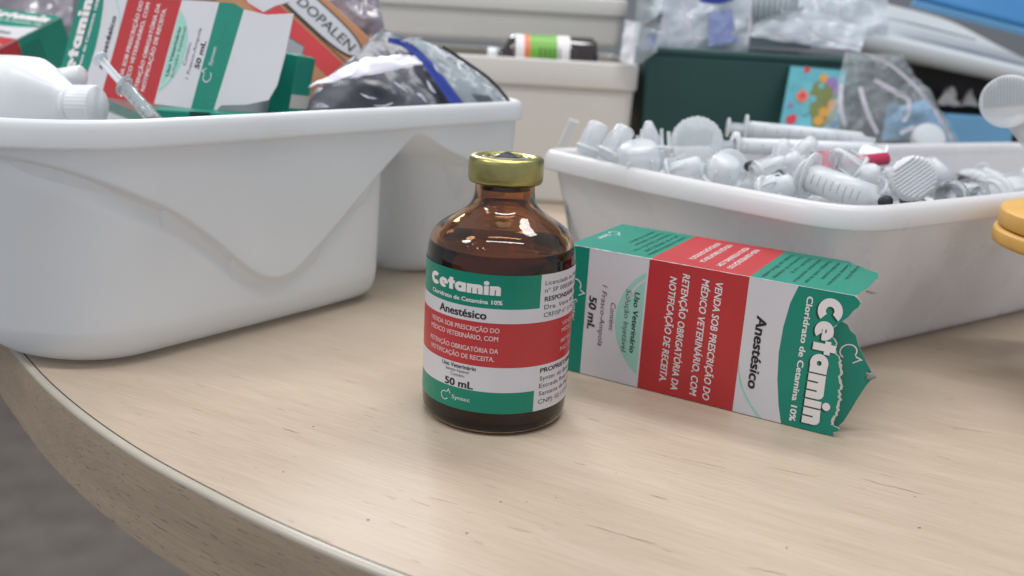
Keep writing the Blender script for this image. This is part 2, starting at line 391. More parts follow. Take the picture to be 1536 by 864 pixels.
# ================================================================== VIAL (the subject)
vial = T('medicine_vial', 'amber glass vial with gold crimp cap standing upright on the table', 'vial')
prof = [(0, 1.2), (13, 0.9), (16.5, 0.35), (18.6, 0.0), (20.0, 0.5), (20.8, 1.6), (21.15, 3.2), (21.25, 5.5), (21.25, 44)]
dome = smooth_pts([(44.0, 21.25), (47.2, 21.15), (50.2, 20.8), (52.6, 20.1), (54.5, 18.9), (56.0, 17.2), (57.4, 15.1), (58.8, 12.9), (60.2, 10.9), (61.6, 9.55), (63.0, 8.85), (64.6, 8.5), (66.2, 8.38), (68.2, 8.38)])
prof += [(r, z) for z, r in dome[1:]]
idome = smooth_pts([(42.0, 19.5), (45.0, 19.45), (48.4, 19.0), (51.4, 18.1), (53.6, 16.7), (55.4, 14.8), (57.0, 12.2), (58.6, 9.8), (60.4, 8.1), (62.4, 7.2), (64.4, 7.0), (68.2, 7.0)])
inner = [(r, z) for z, r in reversed(idome)] + [(19.5, 5.2), (18.6, 3.2), (16, 2.4), (0, 2.6)]
mb = MB(); mb.lathe(prof + inner, 96)
part('glass_body', mb, 'glass', vial)
LQ = 50.6
liq = [(0, 2.5), (16, 2.3), (18.7, 3.1), (19.6, 5.2), (19.6, 42), (19.55, 45), (19.1, 48.4), (18.45, LQ), (17.9, LQ - .12), (0, LQ - .2)]
mb = MB(); mb.lathe(liq, 96); part('liquid', mb, 'liquid', vial)
# label
def cyl(u, v, lift):
    r = 21.33 + lift; a = u / 21.33; return Vector((r * math.sin(a), -r * math.cos(a), v))
D = math.radians(1) * 21.33
mb = MB()
US = [-150 + i * 3 for i in range(int(300 / 3) + 1)]; US = sorted(set(US + [32.1]))
ZS = [7.08, 13.32, 20.56, 33.17, 37.18, 46.55]
LM = {'green': 0, 'white': 1, 'red': 2}
for i in range(len(US) - 1):
    for j in range(5):
        band = ['green', 'white', 'red', 'white', 'green'][j]
        if band == 'green' and (US[i] >= 32.0 or US[i] < -118): band = 'white'
        u0, u1 = US[i] * D, US[i + 1] * D
        mb.add([cyl(u0, ZS[j], 0), cyl(u1, ZS[j], 0), cyl(u1, ZS[j + 1], 0), cyl(u0, ZS[j + 1], 0)], [(0, 1, 2, 3)], LM[band], True)
label = part('paper_label', mb, ['green', 'white', 'red'], vial)
mb = MB(); LMATS = ['whiteink', 'ink', 'pinkink', 'greyink']
def ct(s, a0, a1, v, cap, m, bold=0.0, shear=0.0): put_text(mb, cyl, s, a0 * D, a1 * D, v, cap, m, 0.05, bold, shear, 0.6)
put_logo(mb, cyl, -60.5 * D, 1.8 * D, 40.95, 2.55, 0, 0.05, 0.6)
ct('Cloridrato de Cetamina 10%', -58.5, 3.4, 38.45, 1.15, 0, 0.03)
ct('Anestésico', -47.8, -7.8, 34.1, 2.2, 1, 0.028)
ct('VENDA SOB PRESCRIÇÃO DO', -58, 2.3, 30.5, 1.35, 2, 0.02)
ct('MÉDICO VETERINÁRIO, COM', -58.5, 1.7, 28.15, 1.35, 2, 0.02)
ct('RETENÇÃO OBRIGATÓRIA DA', -59, 2.2, 24.65, 1.35, 2, 0.02)
ct('NOTIFICAÇÃO DE RECEITA.', -57.5, -0.4, 22.3, 1.35, 2, 0.02)
ct('Uso Veterinário', -42.8, -13.4, 19.1, 1.15, 1, 0.02)
ct('Solução Injetável', -39, -18.9, 17.9, 0.8, 1)
ct('Contém:', -34.3, -22, 16.6, 0.9, 3)
ct('50 mL', -39.2, -15.3, 13.65, 2.05, 1, 0.03)
put_emblem(mb, cyl, -39.2 * D, 10.0, 1.35, 0, 0.05, 0.6)
ct('Syntec', -32.2, -17.1, 9.75, 1.15, 0)
ct('Licenciado no Ministério', 35.8, 96, 43.5, 1.25, 3); ct('nº SP 000200-3.000', 35.8, 88, 41.4, 1.25, 3)
ct('RESPONSÁVEL TÉCNICO', 36.1, 104, 38.95, 1.3, 1, 0.02); ct('Dra. Vera de Fátima', 36.1, 96, 36.7, 1.25, 3); ct('CRF/SP nº 11.427', 36.1, 80, 34.45, 1.25, 3)
for s, z in (('VENDA SOB', 30.6), ('MÉDICO VET', 28.6), ('RETENÇÃO', 25.5), ('NOTIFICA', 23.1)): ct(s, 57.5, 92, z, 1.2, 2)
ct('PROPRIETÁRIO', 36.4, 84, 18.3, 1.35, 1, 0.02)
for s, z, e in (('Syntec do Brasil Ltda', 15.95, 92), ('Estrada Rosa Scarpa', 13.75, 94), ('Santana de Parnaíba', 11.5, 92), ('CNPJ: 02.117.351/0001', 9.0, 98)): ct(s, 36.3, e, z, 1.3, 3)
part('lettering', mb, LMATS, vial, parent=label)
# cap
def crimp(a, z): return 1 + 0.006 * math.sin(a * 2 + 1) + (0.012 * math.sin(a * 9 + 2) if z < 68.6 else 0) + (0.012 * math.sin(a * 3 + .6) if 73.8 < z < 75.2 else 0)
mb = MB(); mb.lathe([(8.3, 68.2), (9.2, 67.7), (9.9, 68.0), (10.35, 68.8), (10.45, 70), (10.45, 73.6), (10.3, 74.5), (9.8, 75.1), (8.6, 75.35), (7.6, 75.2), (7.1, 74.8), (6.6, 74.9), (5.6, 75.1), (5.2, 74.6)], 96, 0, None, wob=crimp)
cap = part('crimp_cap', mb, 'gold', vial)
mb = MB(); mb.lathe([(5.5, 74.55), (3.5, 74.9), (0, 75.0)], 32); part('rubber_stopper', mb, 'rubbergrey', vial)
mb = MB()
mb.slab([(-3.2, -2.2, 75.1), (3.2, -1.6, 75.1), (1.4, 0.6, 76.0), (0.2, 0.9, 76.3), (-1.3, 0.7, 75.9)], (0, -.6, .8), 0.25)
mb.slab([(3.2, -1.6, 75.1), (4.6, 2.6, 75.2), (1.4, 3.2, 75.6), (1.4, 0.6, 76.0)], (.5, 0, .8), 0.25, 1)
mb.slab([(-3.2, -2.2, 75.1), (-1.3, .7, 75.9), (-1.6, 3.0, 75.4), (-4.6, 2.2, 75.2)], (-.5, 0, .8), 0.25, 1)
part('torn_tab', mb, ['rubber', 'gold'], vial)
mb = MB(); mb.lathe([(0, 68.15), (6.9, 68.15), (6.9, 66.2), (5.5, 66), (0, 66)], 40); part('stopper_skirt', mb, 'rubber', vial)

# ================================================================== CARTONS
CW, CL, TH = 42.65, 89.0, 0.45
FRONT_ART = [('cgreen', 0, 7.33), ('cwhite', 7.33, 27.8), ('cred', 27.8, 59.2), ('cwhite', 59.2, 73.5)]
CM = ['cwhite', 'cgreen', 'cred', 'mint', 'board', 'inside', 'whiteink', 'ink', 'greyink', 'shade']
CI = {n: i for i, n in enumerate(CM)}
CURVE = [(0, 73.5), (5.5, 71.8), (13, 70.8), (21, 70.55), (29, 71.2), (37, 72.6), (CW, 74.1)]   # (v from the top edge, s)
JAG = [(0, 88.9), (0.9, 90.2), (1.9, 90.85), (3.2, 90.3), (4.3, 89.25), (6.2, 88.3), (7.8, 86.9), (9.4, 85.6), (10.9, 84.2), (12.4, 84.9), (13.5, 85.3), (15.5, 86.2), (17.2, 86.4), (18.8, 87.6), (21, 87.9), (23, 88.75), (25, 88.5), (27.5, 89.3), (29, 89.0), (31, 89.6), (33.5, 88.9), (36, 89.1), (38.2, 88.4), (39.4, 88.9), (40.1, 90.7), (41.2, 89.6), (CW, 88.9)]
_jr = random.Random(21); _J = [JAG[0]]
for _a, _b in zip(JAG, JAG[1:]):
    _n = 1 if _b[0] < 11 else 3
    for _k in range(1, _n + 1):
        _t = _k / _n; _e = 0 if _k == _n else 1
        _J.append((_a[0] + (_b[0] - _a[0]) * _t + _e * _jr.uniform(-.25, .25), _a[1] + (_b[1] - _a[1]) * _t + _e * _jr.uniform(-.45, .45)))
JAG = _J
def carton_art(S, jag, extra=0.0):
    """panel (polygon list) and lettering of the big printed face; S(u, s, lift): u along the text, s along the box"""
    e = jag if jag else [(0, CL), (CW, CL)]
    pr = MB(); LF = 0.03
    for n, a, b in FRONT_ART[:3]:
        pr.poly([S(0, a, LF), S(CW, a, LF), S(CW, b, LF), S(0, b, LF)], CI[n])
    pr.poly([S(0, 59.2, LF), S(CW, 59.2, LF)] + [S(v, s, LF) for v, s in reversed(CURVE)], CI['cwhite'])
    pr.poly([S(v, s, LF) for v, s in CURVE] + [S(v, s, LF) for v, s in reversed(e)], CI['cgreen'])
    # mint circle behind the small print, and its slice beyond the red band
    r = 20.5; c = (21.5, 38.6); k = []
    for i in range(41):
        a = math.radians(200 + 140 * i / 40); k.append((c[0] + r * math.cos(a), c[1] + r * math.sin(a)))
    k = [(u, s) for u, s in k if s <= 27.8]
    pr.poly([S(u, s, LF * 2) for u, s in k], CI['mint'])
    ring = [(c[0] + (r - 1.6) * math.cos(math.radians(a)), c[1] + (r - 1.6) * math.sin(math.radians(a))) for a in range(214, 252, 4)]
    ring2 = [(c[0] + (r - 2.3) * math.cos(math.radians(a)), c[1] + (r - 2.3) * math.sin(math.radians(a))) for a in range(214, 252, 4)]
    for i in range(len(ring) - 1):
        if max(ring[i][1], ring[i+1][1]) < 27.7: pr.poly([S(*ring[i], LF * 3), S(*ring[i+1], LF * 3), S(*ring2[i+1], LF * 3), S(*ring2[i], LF * 3)], CI['cwhite'])
    pr.poly([S(u, s, LF * 2) for u, s in ((26, 59.25), (30, 59.9), (35, 61.8), (39, 64.5), (42.6, 68.2), (42.6, 66.0), (42.6, 59.25))], CI['mint'])
    pr.poly([S(u, s, LF * 3) for u, s in ((29, 59.25), (33.5, 60.4), (38, 63.0), (42.6, 66.8), (42.6, 59.25))], CI['cwhite'])
    tx = MB()
    def ft(s, u0, u1, v, cap, m, bold=0.0, shear=0.0): put_text(tx, lambda u, q, l: S(u, q, l), s, u0, u1, v, cap, CI[m], LF * 4, bold, shear)
    put_logo(tx, lambda u, q, l: S(u, q, l), 2.0 + .35, 40.6 + .35, 79.9 - .55, 4.9, CI['shade'], LF * 4)
    put_logo(tx, lambda u, q, l: S(u, q, l), 2.0, 40.6, 79.9, 4.9, CI['whiteink'], LF * 5 + .02)
    ft('Cloridrato de Cetamina 10%', 2.6, 41.0, 76.3, 1.75, 'whiteink', 0.03)
    ft('Anestésico', 11.2, 33.8, 62.9, 3.0, 'ink', 0.03, 0.1)
    for s, u0, u1, v in (('VENDA SOB PRESCRIÇÃO DO', 3.1, 41.0, 49.4), ('MÉDICO VETERINÁRIO, COM', 3.2, 40.4, 45.2), ('RETENÇÃO OBRIGATÓRIA DA', 2.7, 40.4, 39.0), ('NOTIFICAÇÃO DE RECEITA.', 4.3, 38.6, 35.0)):
        ft(s, u0, u1, v, 2.2, 'whiteink', 0.018, 0.18)
    ft('Uso Veterinário', 11.4, 31.4, 24.0, 1.75, 'ink', 0.02, 0.15); ft('Solução Injetável', 11.0, 31.6, 21.1, 1.75, 'greyink', 0, 0.15)
    ft('Contém:', 16.3, 25.8, 16.2, 1.75, 'greyink', 0, 0.15); ft('1 Frasco-Ampola', 11.2, 31.7, 12.8, 1.75, 'greyink', 0, 0.15)
    ft('50 mL', 15.6, 26.6, 8.6, 2.6, 'ink', 0.03, 0.15)
    put_emblem(tx, lambda u, q, l: S(u, q, l), 13.0, 3.2, 2.2, CI['whiteink'], LF * 4); ft('Syntec', 17.5, 25, 2.4, 1.9, 'whiteink', 0, 0.1)
    return pr, tx
def side_art(S, end):
    pr = MB(); LF = 0.03
    for n, a, b in (('cgreen', 0, 27.8), ('cred', 27.8, 59.2)): pr.poly([S(0, a, LF), S(CW, a, LF), S(CW, b, LF), S(0, b, LF)], CI[n])
    pr.poly([S(0, 59.2, LF), S(CW, 59.2, LF)] + [S(u, s, LF) for u, s in reversed(end)], CI['cgreen'])
    tx = MB()
    def ft(s, u0, u1, v, cap, m): put_text(tx, lambda u, q, l: S(u, q, l), s, u0, u1, v, cap, CI[m], LF * 2, 0.012)
    for i, (s, u1) in enumerate((('Licenciado no Ministério da Agricultura', 34), ('sob nº SP 000200-3.000', 30), ('Responsável Técnico Dra. Vera', 32), ('Proprietário e fabricante', 24), ('Indústria Brasileira', 22))):
        ft(s, 4.5, 4.5 + u1, 25.2 - i * 2.9, 1.35, 'shade')
    for i, s in enumerate(('VENDA SOB PRESCRIÇÃO DO', 'MÉDICO VETERINÁRIO, COM', 'RETENÇÃO OBRIGATÓRIA DA', 'NOTIFICAÇÃO DE RECEITA.')):
        ft(s, 5.5, 37 - i * .8, (50.4, 46.8, 41.0, 37.2)[i], 1.75, 'whiteink')
    for i, (s, u1) in enumerate((('Fórmula: cada 100 mL contém', 35), ('Cloridrato de cetamina', 34), ('Veículo q.s.p.', 25), ('Indicações: anestésico', 34), ('Posologia e modo de usar', 33), ('vide bula do produto', 25), ('Conservar em local seco', 31), ('ao abrigo da luz', 20))):
        ft(s, 5, 5 + u1, 61.8 + i * 3.0, 1.35, 'shade')
    put_emblem(tx, lambda u, q, l: S(u, q, l), 16.0, 4.0, 2.0, CI['whiteink'], LF * 2); ft('Syntec', 20, 28, 3.0, 1.8, 'whiteink')
    return pr, tx
def carton(label, frame, torn=False, group='green and white medicine cartons', flap=None, hide_side=False, art=True):
    """box frame: x along the length, y into depth, z up; printed front at y=0, text running down (-z)"""
    t = T('medicine_carton', label, 'carton', frame, group)
    Sf = lambda u, s, l: Vector((s, -l, CW - u))
    Stp = lambda u, s, l: Vector((s, CW - u, CW + l))
    e = JAG if torn else [(0, CL), (CW, CL)]
    mb = MB(); mb.slab([Sf(0, 0, 0), Sf(CW, 0, 0)] + [Sf(v, s, 0) for v, s in reversed(e)], (0, -1, 0), TH, 0, 4)
    p = part('front_panel', mb, CM, t)
    if art:
        pr, tx = carton_art(Sf, JAG if torn else None)
        part('printed_bands', pr, CM, t, parent=p); part('lettering', tx, CM, t, parent=p)
    te = [(0, 89.9), (2, 90.6), (5, 90.0), (8, 91.3), (10, 90.6), (13, 91.2), (18, 91.0), (22, 90.6), (26, 90.5), (30, 90.3), (33, 90.6), (36, 90.0), (39.5, 89.6), (CW, 88.9)] if torn else [(0, CL), (CW, CL)]
    if torn: te = [(0, 79.5), (3.6, 81.4), (5, 84.5), (7.5, 86.0), (9, 88.6), (10, 89.9), (13, 90.3), (16, 90.9), (18, 90.7), (23, 90.6), (28, 90.5), (33, 90.3), (36, 89.7), (39, 89.6), (CW, 88.9)]
    mb = MB(); mb.slab([Stp(u, s, 0) for u, s in [(0, 0)] + te + [(CW, 0)]], (0, 0, 1), TH, 0, 4)
    p = part('side_panel', mb, CM, t)
    if not hide_side:
        pr, tx = side_art(Stp, te)
        part('printed_bands', pr, CM, t, parent=p); part('lettering', tx, CM, t, parent=p)
    mb = MB(); mb.box((0, CW - TH, TH), (CL - 14 if torn else CL - 2, CW, CW - TH - .02), 5 if torn else 1); part('back_panel', mb, CM, t)
    mb = MB(); mb.box((0, TH + .02, 0), (CL - 2, CW - TH - .02, TH), 1); part('bottom_panel', mb, CM, t)
    mb = MB(); mb.box((-.02, TH + .02, TH), (TH, CW - TH - .02, CW - TH - .02), 1 if not flap else 0); part('end_panel', mb, CM, t)
    return t
bx = Matrix.Translation((21.3, 35.8, 0)) @ Matrix.Rotation(math.radians(-29.0), 4, 'Z')
bx = bx @ Matrix.Translation((0, 0, 0.25))
box = carton('torn open medicine carton lying on its side beside the vial', bx, torn=True)
# torn end flap of the front: folded away from the viewer, ragged white seam
def FL(s, z):   # flap bends back with distance past the tear
    k = max(0, s - 84); return Vector((s, 0.9 + k * 0.55, z))
fl = [(84.5, 33.6), (86.4, 33.9), (87.8, 33.2), (88.8, 31.4), (90.3, 30.2), (91.2, 27.5), (92.6, 25.0), (94.1, 22.2), (95.8, 19.4), (96.4, 17.6), (95.0, 15.0), (93.6, 11.4), (92.2, 7.2), (90.9, 3.6), (89.6, 1.6), (86.5, 1.2), (85.0, 18)]
mb = MB(); mb.slab([FL(s, z) for s, z in fl], (0.2, -1, 0), 0.4, 1, 4)
flap = part('torn_flap', mb, CM, box)
mb = MB()
def SFl(u, q, l): v = FL(q, CW - u); v.y -= l + 0.02; v.x -= .3 * l; return v
put_emblem(mb, SFl, 17.5, 89.2, 2.3, CI['whiteink'], 0.1)
part('lettering', mb, CM, box, parent=flap)
# ragged white fibres along the tear
mb = MB(); rr = random.Random(3); ea, eb = [], []
JT = [q for q in JAG if 8.5 < q[0] < 39.5]
for k in range(len(JT) - 1):
    (v0, s0), (v1, s1) = JT[k], JT[k + 1]
    for q in range(2):
        t = q / 2; v = v0 + (v1 - v0) * t; sx = s0 + (s1 - s0) * t + rr.uniform(-.12, .12)
        ea.append((sx - .25, -.10, CW - v)); eb.append((sx + (.10 if v < 19 else .35 + .55 * abs(noise.noise(Vector((v * .6, 2.2, 0)))) + rr.uniform(-.08, .08)) , -.06, CW - v + rr.uniform(-.2, .2)))
n = len(ea); mb.add(ea + eb, [(k, n + k, n + k + 1, k + 1) for k in range(n - 1)])
part('torn_paper_edge', mb, 'board', box)

def fibre(pts, m='board'):
    mb = MB(); r_ = random.Random(len(pts) + int(pts[0][0] * 10)); c = sum((Vector(p) for p in pts), Vector()) / len(pts); o = []
    for a, b in zip(pts, pts[1:] + pts[:1]):
        for k in range(3):
            q = Vector(a).lerp(Vector(b), k / 3); o.append(q + (q - c) * r_.uniform(-.22, .22))
    top_ = [p + Vector((0, -.25 + r_.uniform(-.2, .2), .1)) for p in o]; n = len(o)
    mb.add([c + Vector((.1, -.12, .05))] + top_ + o + [c], [(0, 1 + i, 1 + (i + 1) % n) for i in range(n)] + [(1 + i, 1 + n + i, 1 + n + (i + 1) % n, 1 + (i + 1) % n) for i in range(n)] + [(2 * n + 1, 1 + n + (i + 1) % n, 1 + n + i) for i in range(n)], 0, True)
    return part('torn_fibre', mb, m, box)
fibre([(90.0, 11, 42.0), (92.2, 12.2, 41.6), (92.8, 14.4, 40.8), (91.6, 15.2, 40.2), (90.2, 13.0, 40.9)])
fibre([(90.2, 22, 42.2), (91.6, 23, 41.8), (91.8, 25, 41.3), (90.4, 25, 41.6)])
fibre([(94.6, 6.9, 19.0), (96.4, 7.6, 19.2), (97.6, 8.2, 17.9), (96.2, 7.4, 16.6), (94.8, 6.9, 17.0)], 'inside')
# rubbed white wear along the top front fold
mb = MB(); rr = random.Random(8); a_, b_ = [], []
for k in range(150):
    x = .2 + k * .6; wv = max(.03, noise.noise(Vector((x * .35, 3.1, 0))) * .9 + .12) * (1 if x < 34 else .35 if x < 75 else .1)
    a_.append((x, -.075, CW - wv * rr.uniform(.3, 1))); b_.append((x, wv * rr.uniform(.4, 1.2), CW + .075))
n = len(a_); mid = [(x, -.06, CW + .06) for x, y, z in a_]
mb.add(a_ + mid + b_, [(k, k + 1, n + k + 1, n + k) for k in range(n - 1)] + [(n + k, n + k + 1, 2 * n + k + 1, 2 * n + k) for k in range(n - 1)])
part('worn_fold', mb, 'whiteink', box)
# crumbs on the table
mb = MB(); rr = random.Random(4)
for x, y in ((924, 710), (834, 747), (1493, 692), (1379, 792), (751, 753), (425, 708), (335, 718), (790, 753), (552, 780), (470, 640), (1372, 745), (700, 800), (1180, 822)):
    p = pz(x, y, 0); r_ = rr.uniform(.10, .24); mb.lathe([(0, 0), (r_, 0), (r_ * .9, r_ * .5), (0, r_ * .7)], 7, 0, Matrix.Translation(p) @ Matrix.Diagonal((1 + rr.random(), .7, 1, 1)))
single('crumbs', 'tiny dark crumbs scattered over the pale table', 'crumbs', mb, 'seam', Matrix.Translation((0, -40, 0)), world=True, kind='stuff')

mb = MB()
for q, wd in ((((975, 742), (1003, 750)), .32), (((878, 786), (935, 803)), .22), (((930, 801), (986, 817)), .3), (((1290, 718), (1340, 731)), .2), (((1335, 729), (1386, 742)), .26), (((1122, 850), (1182, 863)), .26), (((422, 641), (450, 651)), .28), (((760, 790), (800, 800)), .14), (((640, 745), (690, 757)), .12), (((1150, 700), (1230, 716)), .12), (((1030, 690), (1090, 702)), .1), (((1420, 640), (1490, 650)), .12)):
    a, b = pz(*q[0], .03), pz(*q[1], .03); d = (b - a).normalized(); n_ = Vector((-d.y, d.x, 0)); pts = []
    for k in range(9):
        t = k / 8; c = a.lerp(b, t) + n_ * (.35 * noise.noise(Vector((t * 5 + a.x, a.y, 0)))); h = n_ * (wd * (.15 + math.sin(math.pi * t)) * .5); pts += [c - h, c + h]
    mb.add(pts, [(2 * k, 2 * k + 2, 2 * k + 3, 2 * k + 1) for k in range(8)])
part('scratches', mb, mat('worn_scratch', (128, 108, 88), 0.6), tb, world=True, kind='stuff')

# ================================================================== LEFT TUB
dd = Vector((.6, .8, 0)); nn = Vector((-.8, .6, 0))
def lt(d, n, z): return dd * d + nn * n + Vector((0, 0, z))
def rrect(d0, d1, n0, n1, rads, per=16, straight=60):
    """closed loop of (d, n, outward normal) starting on the front edge, running +d; front edge densely sampled"""
    r = rads; out = []
    def corner(cd_, cn_, rad, a0):
        for i in range(per + 1):
            a = math.radians(a0 + 90 * i / per); out.append((cd_ + rad * math.cos(a), cn_ + rad * math.sin(a), math.cos(a), math.sin(a)))
    for i in range(straight + 1): out.append((d0 + r[0] + (d1 - r[1] - d0 - r[0]) * i / straight, n0, 0, -1))
    corner(d1 - r[1], n0 + r[1], r[1], -90)
    corner(d1 - r[2], n1 - r[2], r[2], 0)
    corner(d0 + r[3], n1 - r[3], r[3], 90)
    corner(d0 + r[0], n0 + r[0], r[0], 180)
    res = [out[0]]
    for q in out[1:]:
        if abs(q[0] - res[-1][0]) + abs(q[1] - res[-1][1]) > 1e-4: res.append(q)
    if abs(res[0][0] - res[-1][0]) + abs(res[0][1] - res[-1][1]) < 1e-4: res.pop()
    return res
LOOP = rrect(-95, 137, 92, 400, (46, 14, 40, 40), 60, 330)
def interp(x, pts):
    if x <= pts[0][0]: return pts[0][1]
    for (a, b), (c, d_) in zip(pts, pts[1:]):
        if x <= c: 
            t = (x - a) / (c - a); return b + (d_ - b) * t
    return pts[-1][1]
WAVE = [(-100, 69), (-94, 68.3), (-82, 66), (-71, 62.3), (-54, 54.5), (-42, 48.3), (-28, 37.5), (-18, 28.5), (-12, 23.8), (-7, 21.2), (-2.5, 20.3), (3, 20.7), (8, 23), (14, 27.5), (26, 37), (45, 53), (56, 61.5), (62, 65.8), (65, 66.6), (70, 65.4), (83, 59), (102, 51.5), (112, 44), (122, 30), (130, 10), (140, 0)]
LOWN = [(-100, 2.6), (-60, 3.6), (0, 3.8), (37, 4.2), (46, 4.8), (50, 6.2), (53, 9), (55, 13), (56.5, 18), (57.5, 25), (58.5, 36), (60, 41), (85, 41), (86.5, 38), (87.5, 31), (88.6, 26), (90, 22.5), (92, 19.5), (95, 16.8), (100, 13.5), (108, 10), (118, 7.5), (128, 5.5), (137, 4)]
WAVE = smooth_pts(WAVE)
def sst(t): t = max(0, min(1, t)); return t * t * (3 - 2 * t)
def wall_off(d, z, front, left=0.0):
    o = 2.0 + (70 - z) * 0.045 + left * (70 - z) * 0.11
    if front > 0:
        wz = interp(d, WAVE); amp = interp(d, LOWN); e1 = min(amp, 3.0); dz = wz - z
        o += front * (e1 * sst(dz / 1.5) - .42 * e1 * sst((dz - 1.8) / 8))
        if amp > e1: o += front * (amp - e1) * sst(dz / (3.5 + min(3, amp * .1)))
    if z < 12: k = 1 - z / 12; o += 12 * (1 - math.sqrt(max(0, 1 - k * k)))
    return o
def tub_pt(q, off, z): d, n, a, b = q; return lt(d - a * off, n - b * off, z)
tub = T('plastic_tub', 'large white plastic tub with a moulded wave, full of medicine cartons', 'tub', Matrix.Translation(lt(20, 240, 0)))
mb = MB(); NL = len(LOOP); NZ = 48
zs = [0] + [0.25, .8, 1.6, 2.6, 4, 6, 8.5, 12] + [12 + 58 * (i + 1) / 72 for i in range(72)]
def front_w(q): return sst((-q[3] - .15) / .7) if q[3] < 0 else 0
vsl = []
for z in zs:
    for q in LOOP: vsl.append(tub_pt(q, wall_off(q[0], z, front_w(q), max(0, -q[2]) ** 2), z))
mb.add(vsl, [(j * NL + i, j * NL + (i + 1) % NL, (j + 1) * NL + (i + 1) % NL, (j + 1) * NL + i) for j in range(len(zs) - 1) for i in range(NL)], 0, True)
mb.add([vsl[i] for i in range(NL)], [tuple(reversed(range(NL)))], 0)
# inside skin
zi = [70, 50, 30, 12, 3]
vin = [tub_pt(q, wall_off(q[0], z, front_w(q), max(0, -q[2]) ** 2) + 1.7 + (3 if z < 5 else 0), z) for z in zi for q in LOOP]
mb.add(vin, [(j * NL + i, (j + 1) * NL + i, (j + 1) * NL + (i + 1) % NL, j * NL + (i + 1) % NL) for j in range(len(zi) - 1) for i in range(NL)], 0, True)
mb.add(vin[-NL:], [tuple(range(NL))], 0)
part('tub_body', mb, 'tub', tub, world=True)
mb = MB(); rimp = [(2.2, 69.4), (0.3, 69.2), (-0.4, 69.6), (-0.5, 70.4), (-0.2, 75.0), (0.2, 76.6), (0.9, 77.4), (1.9, 77.75), (3.0, 77.4), (3.7, 76.4), (3.9, 74.5), (4.0, 69.4)]
vr = [tub_pt(q, o, z) for o, z in rimp for q in LOOP]
mb.add(vr, [(j * NL + i, j * NL + (i + 1) % NL, (j + 1) * NL + (i + 1) % NL, (j + 1) * NL + i) for j in range(len(rimp) - 1) for i in range(NL)], 0, True)
part('rim', mb, 'tub', tub, world=True)

# ---- cartons in the left tub
def carton_from_pose(Rm, Tv):
    """pose given as (text u, length s, outward) axes -> box frame x=s, y=-out, z=-u at the corner u=CW"""
    U, S_, O = [Vector([Rm[r][c] for r in range(3)]) for c in range(3)]
    m = Matrix((S_, -O, -U)).transposed().to_4x4(); m.translation = Vector(Tv) + U * CW; return m
RA = [[0.1806, -0.8741, -0.4509], [0.3227, 0.4857, -0.8124], [0.9291, 0.0012, 0.3698]]
mA = carton_from_pose(RA, (-116.2, 97.0, 72.2))
ca = carton('medicine carton tilted up in the tub, its white end flap open toward the dark bag', mA, flap=True)
# white end flap: hinged on the s=0 edge, lying almost in the plane of the face
nA = -Vector([RA[r][2] for r in range(3)]); oA = Vector((-116.2, 97, 72.2))
FA = lambda q: [plane_hit(x, y, oA, nA) for x, y in q]
mb = MB(); mb.slab(FA(((307, 166), (350, 4), (366, 14), (342, 95), (318, 173))), nA, -.45, 1)
mb.slab(FA(((318, 173), (342, 95), (366, 14), (400, 22), (440, 20), (428, 80), (415, 128), (402, 150), (370, 157), (332, 158))), nA, -.45, 0)
part('end_flap', mb, ['cwhite', 'cgreen'], ca, world=True)
p4 = [plane_hit(x, y, oA + nA * 3, nA) for x, y in ((362, -12), (372, 4), (395, 18), (412, 9), (436, 2), (430, -20))]
mb = MB(); mb.slab(p4, nA, -.45, 0); part('dust_flap', mb, ['cwhite'], ca, world=True)
RB = [[0.9435, 0.3227, -0.0752], [-0.3273, 0.8718, -0.3645], [-0.052, 0.3685, 0.9282]]
cb = carton('medicine carton lying flat in the tub behind the white bottle', carton_from_pose(RB, (-298.5, 161.2, 70.1)), hide_side=True)
# side of carton B that faces us: dark green with rows of print
mb = MB()
for i in range(7):
    mb.box((72 - i * 0.0 - 2.2 * i - 1.0, 4, -.1), (72 - 2.2 * i - .45, 30, -.06))
part('printed_lines', mb, 'shade', cb)
mb = MB(); mb.poly([(59.2, 0.5, -.05), (89, 0.5, -.05), (89, CW, -.05), (59.2, CW, -.05)], 1); mb.poly([(27.8, .5, -.05), (59.2, .5, -.05), (59.2, CW, -.05), (27.8, CW, -.05)], 2); mb.poly([(0, .5, -.05), (27.8, .5, -.05), (27.8, CW, -.05), (0, CW, -.05)], 1)
part('printed_bands', mb, CM, cb)
def plain_carton(label, frame, lx, ly, lz, mats):
    t = T('medicine_carton', label, 'carton', frame, 'green and white medicine cartons')
    mb = MB(); mb.box((0, 0, 0), (lx, ly, lz), 0); o = part('carton_sleeve', mb, mats[0], t); bevel(o, .5)
    mb = MB(); mb.box((-.4, 1, 1), (0, ly - 1, lz - 1)); part('tuck_flap', mb, mats[1], t)
    mb = MB(); mb.box((lx * .35, -.06, -.01), (lx * .52, 0, lz + .06)); part('printed_band', mb, mats[2], t)
    return t
q0 = py(222, 210, 84); q1 = py(404, 170, 84)
plain_carton('dark green carton lying beneath the carton with the open white flap', Matrix.Translation((q0.x, 84, q1.z - 32)), q1.x - q0.x, 11, 31, ('cgreen', 'cgreen', 'shade'))
plain_carton('narrow green carton standing between the open white flap and the dark bag', face_frame(412, 200, 116, 74, -18, 8) @ Matrix.Translation((0, -4.5, -14)), 32, 9.5, 14, ('cgreen', 'board', 'board'))
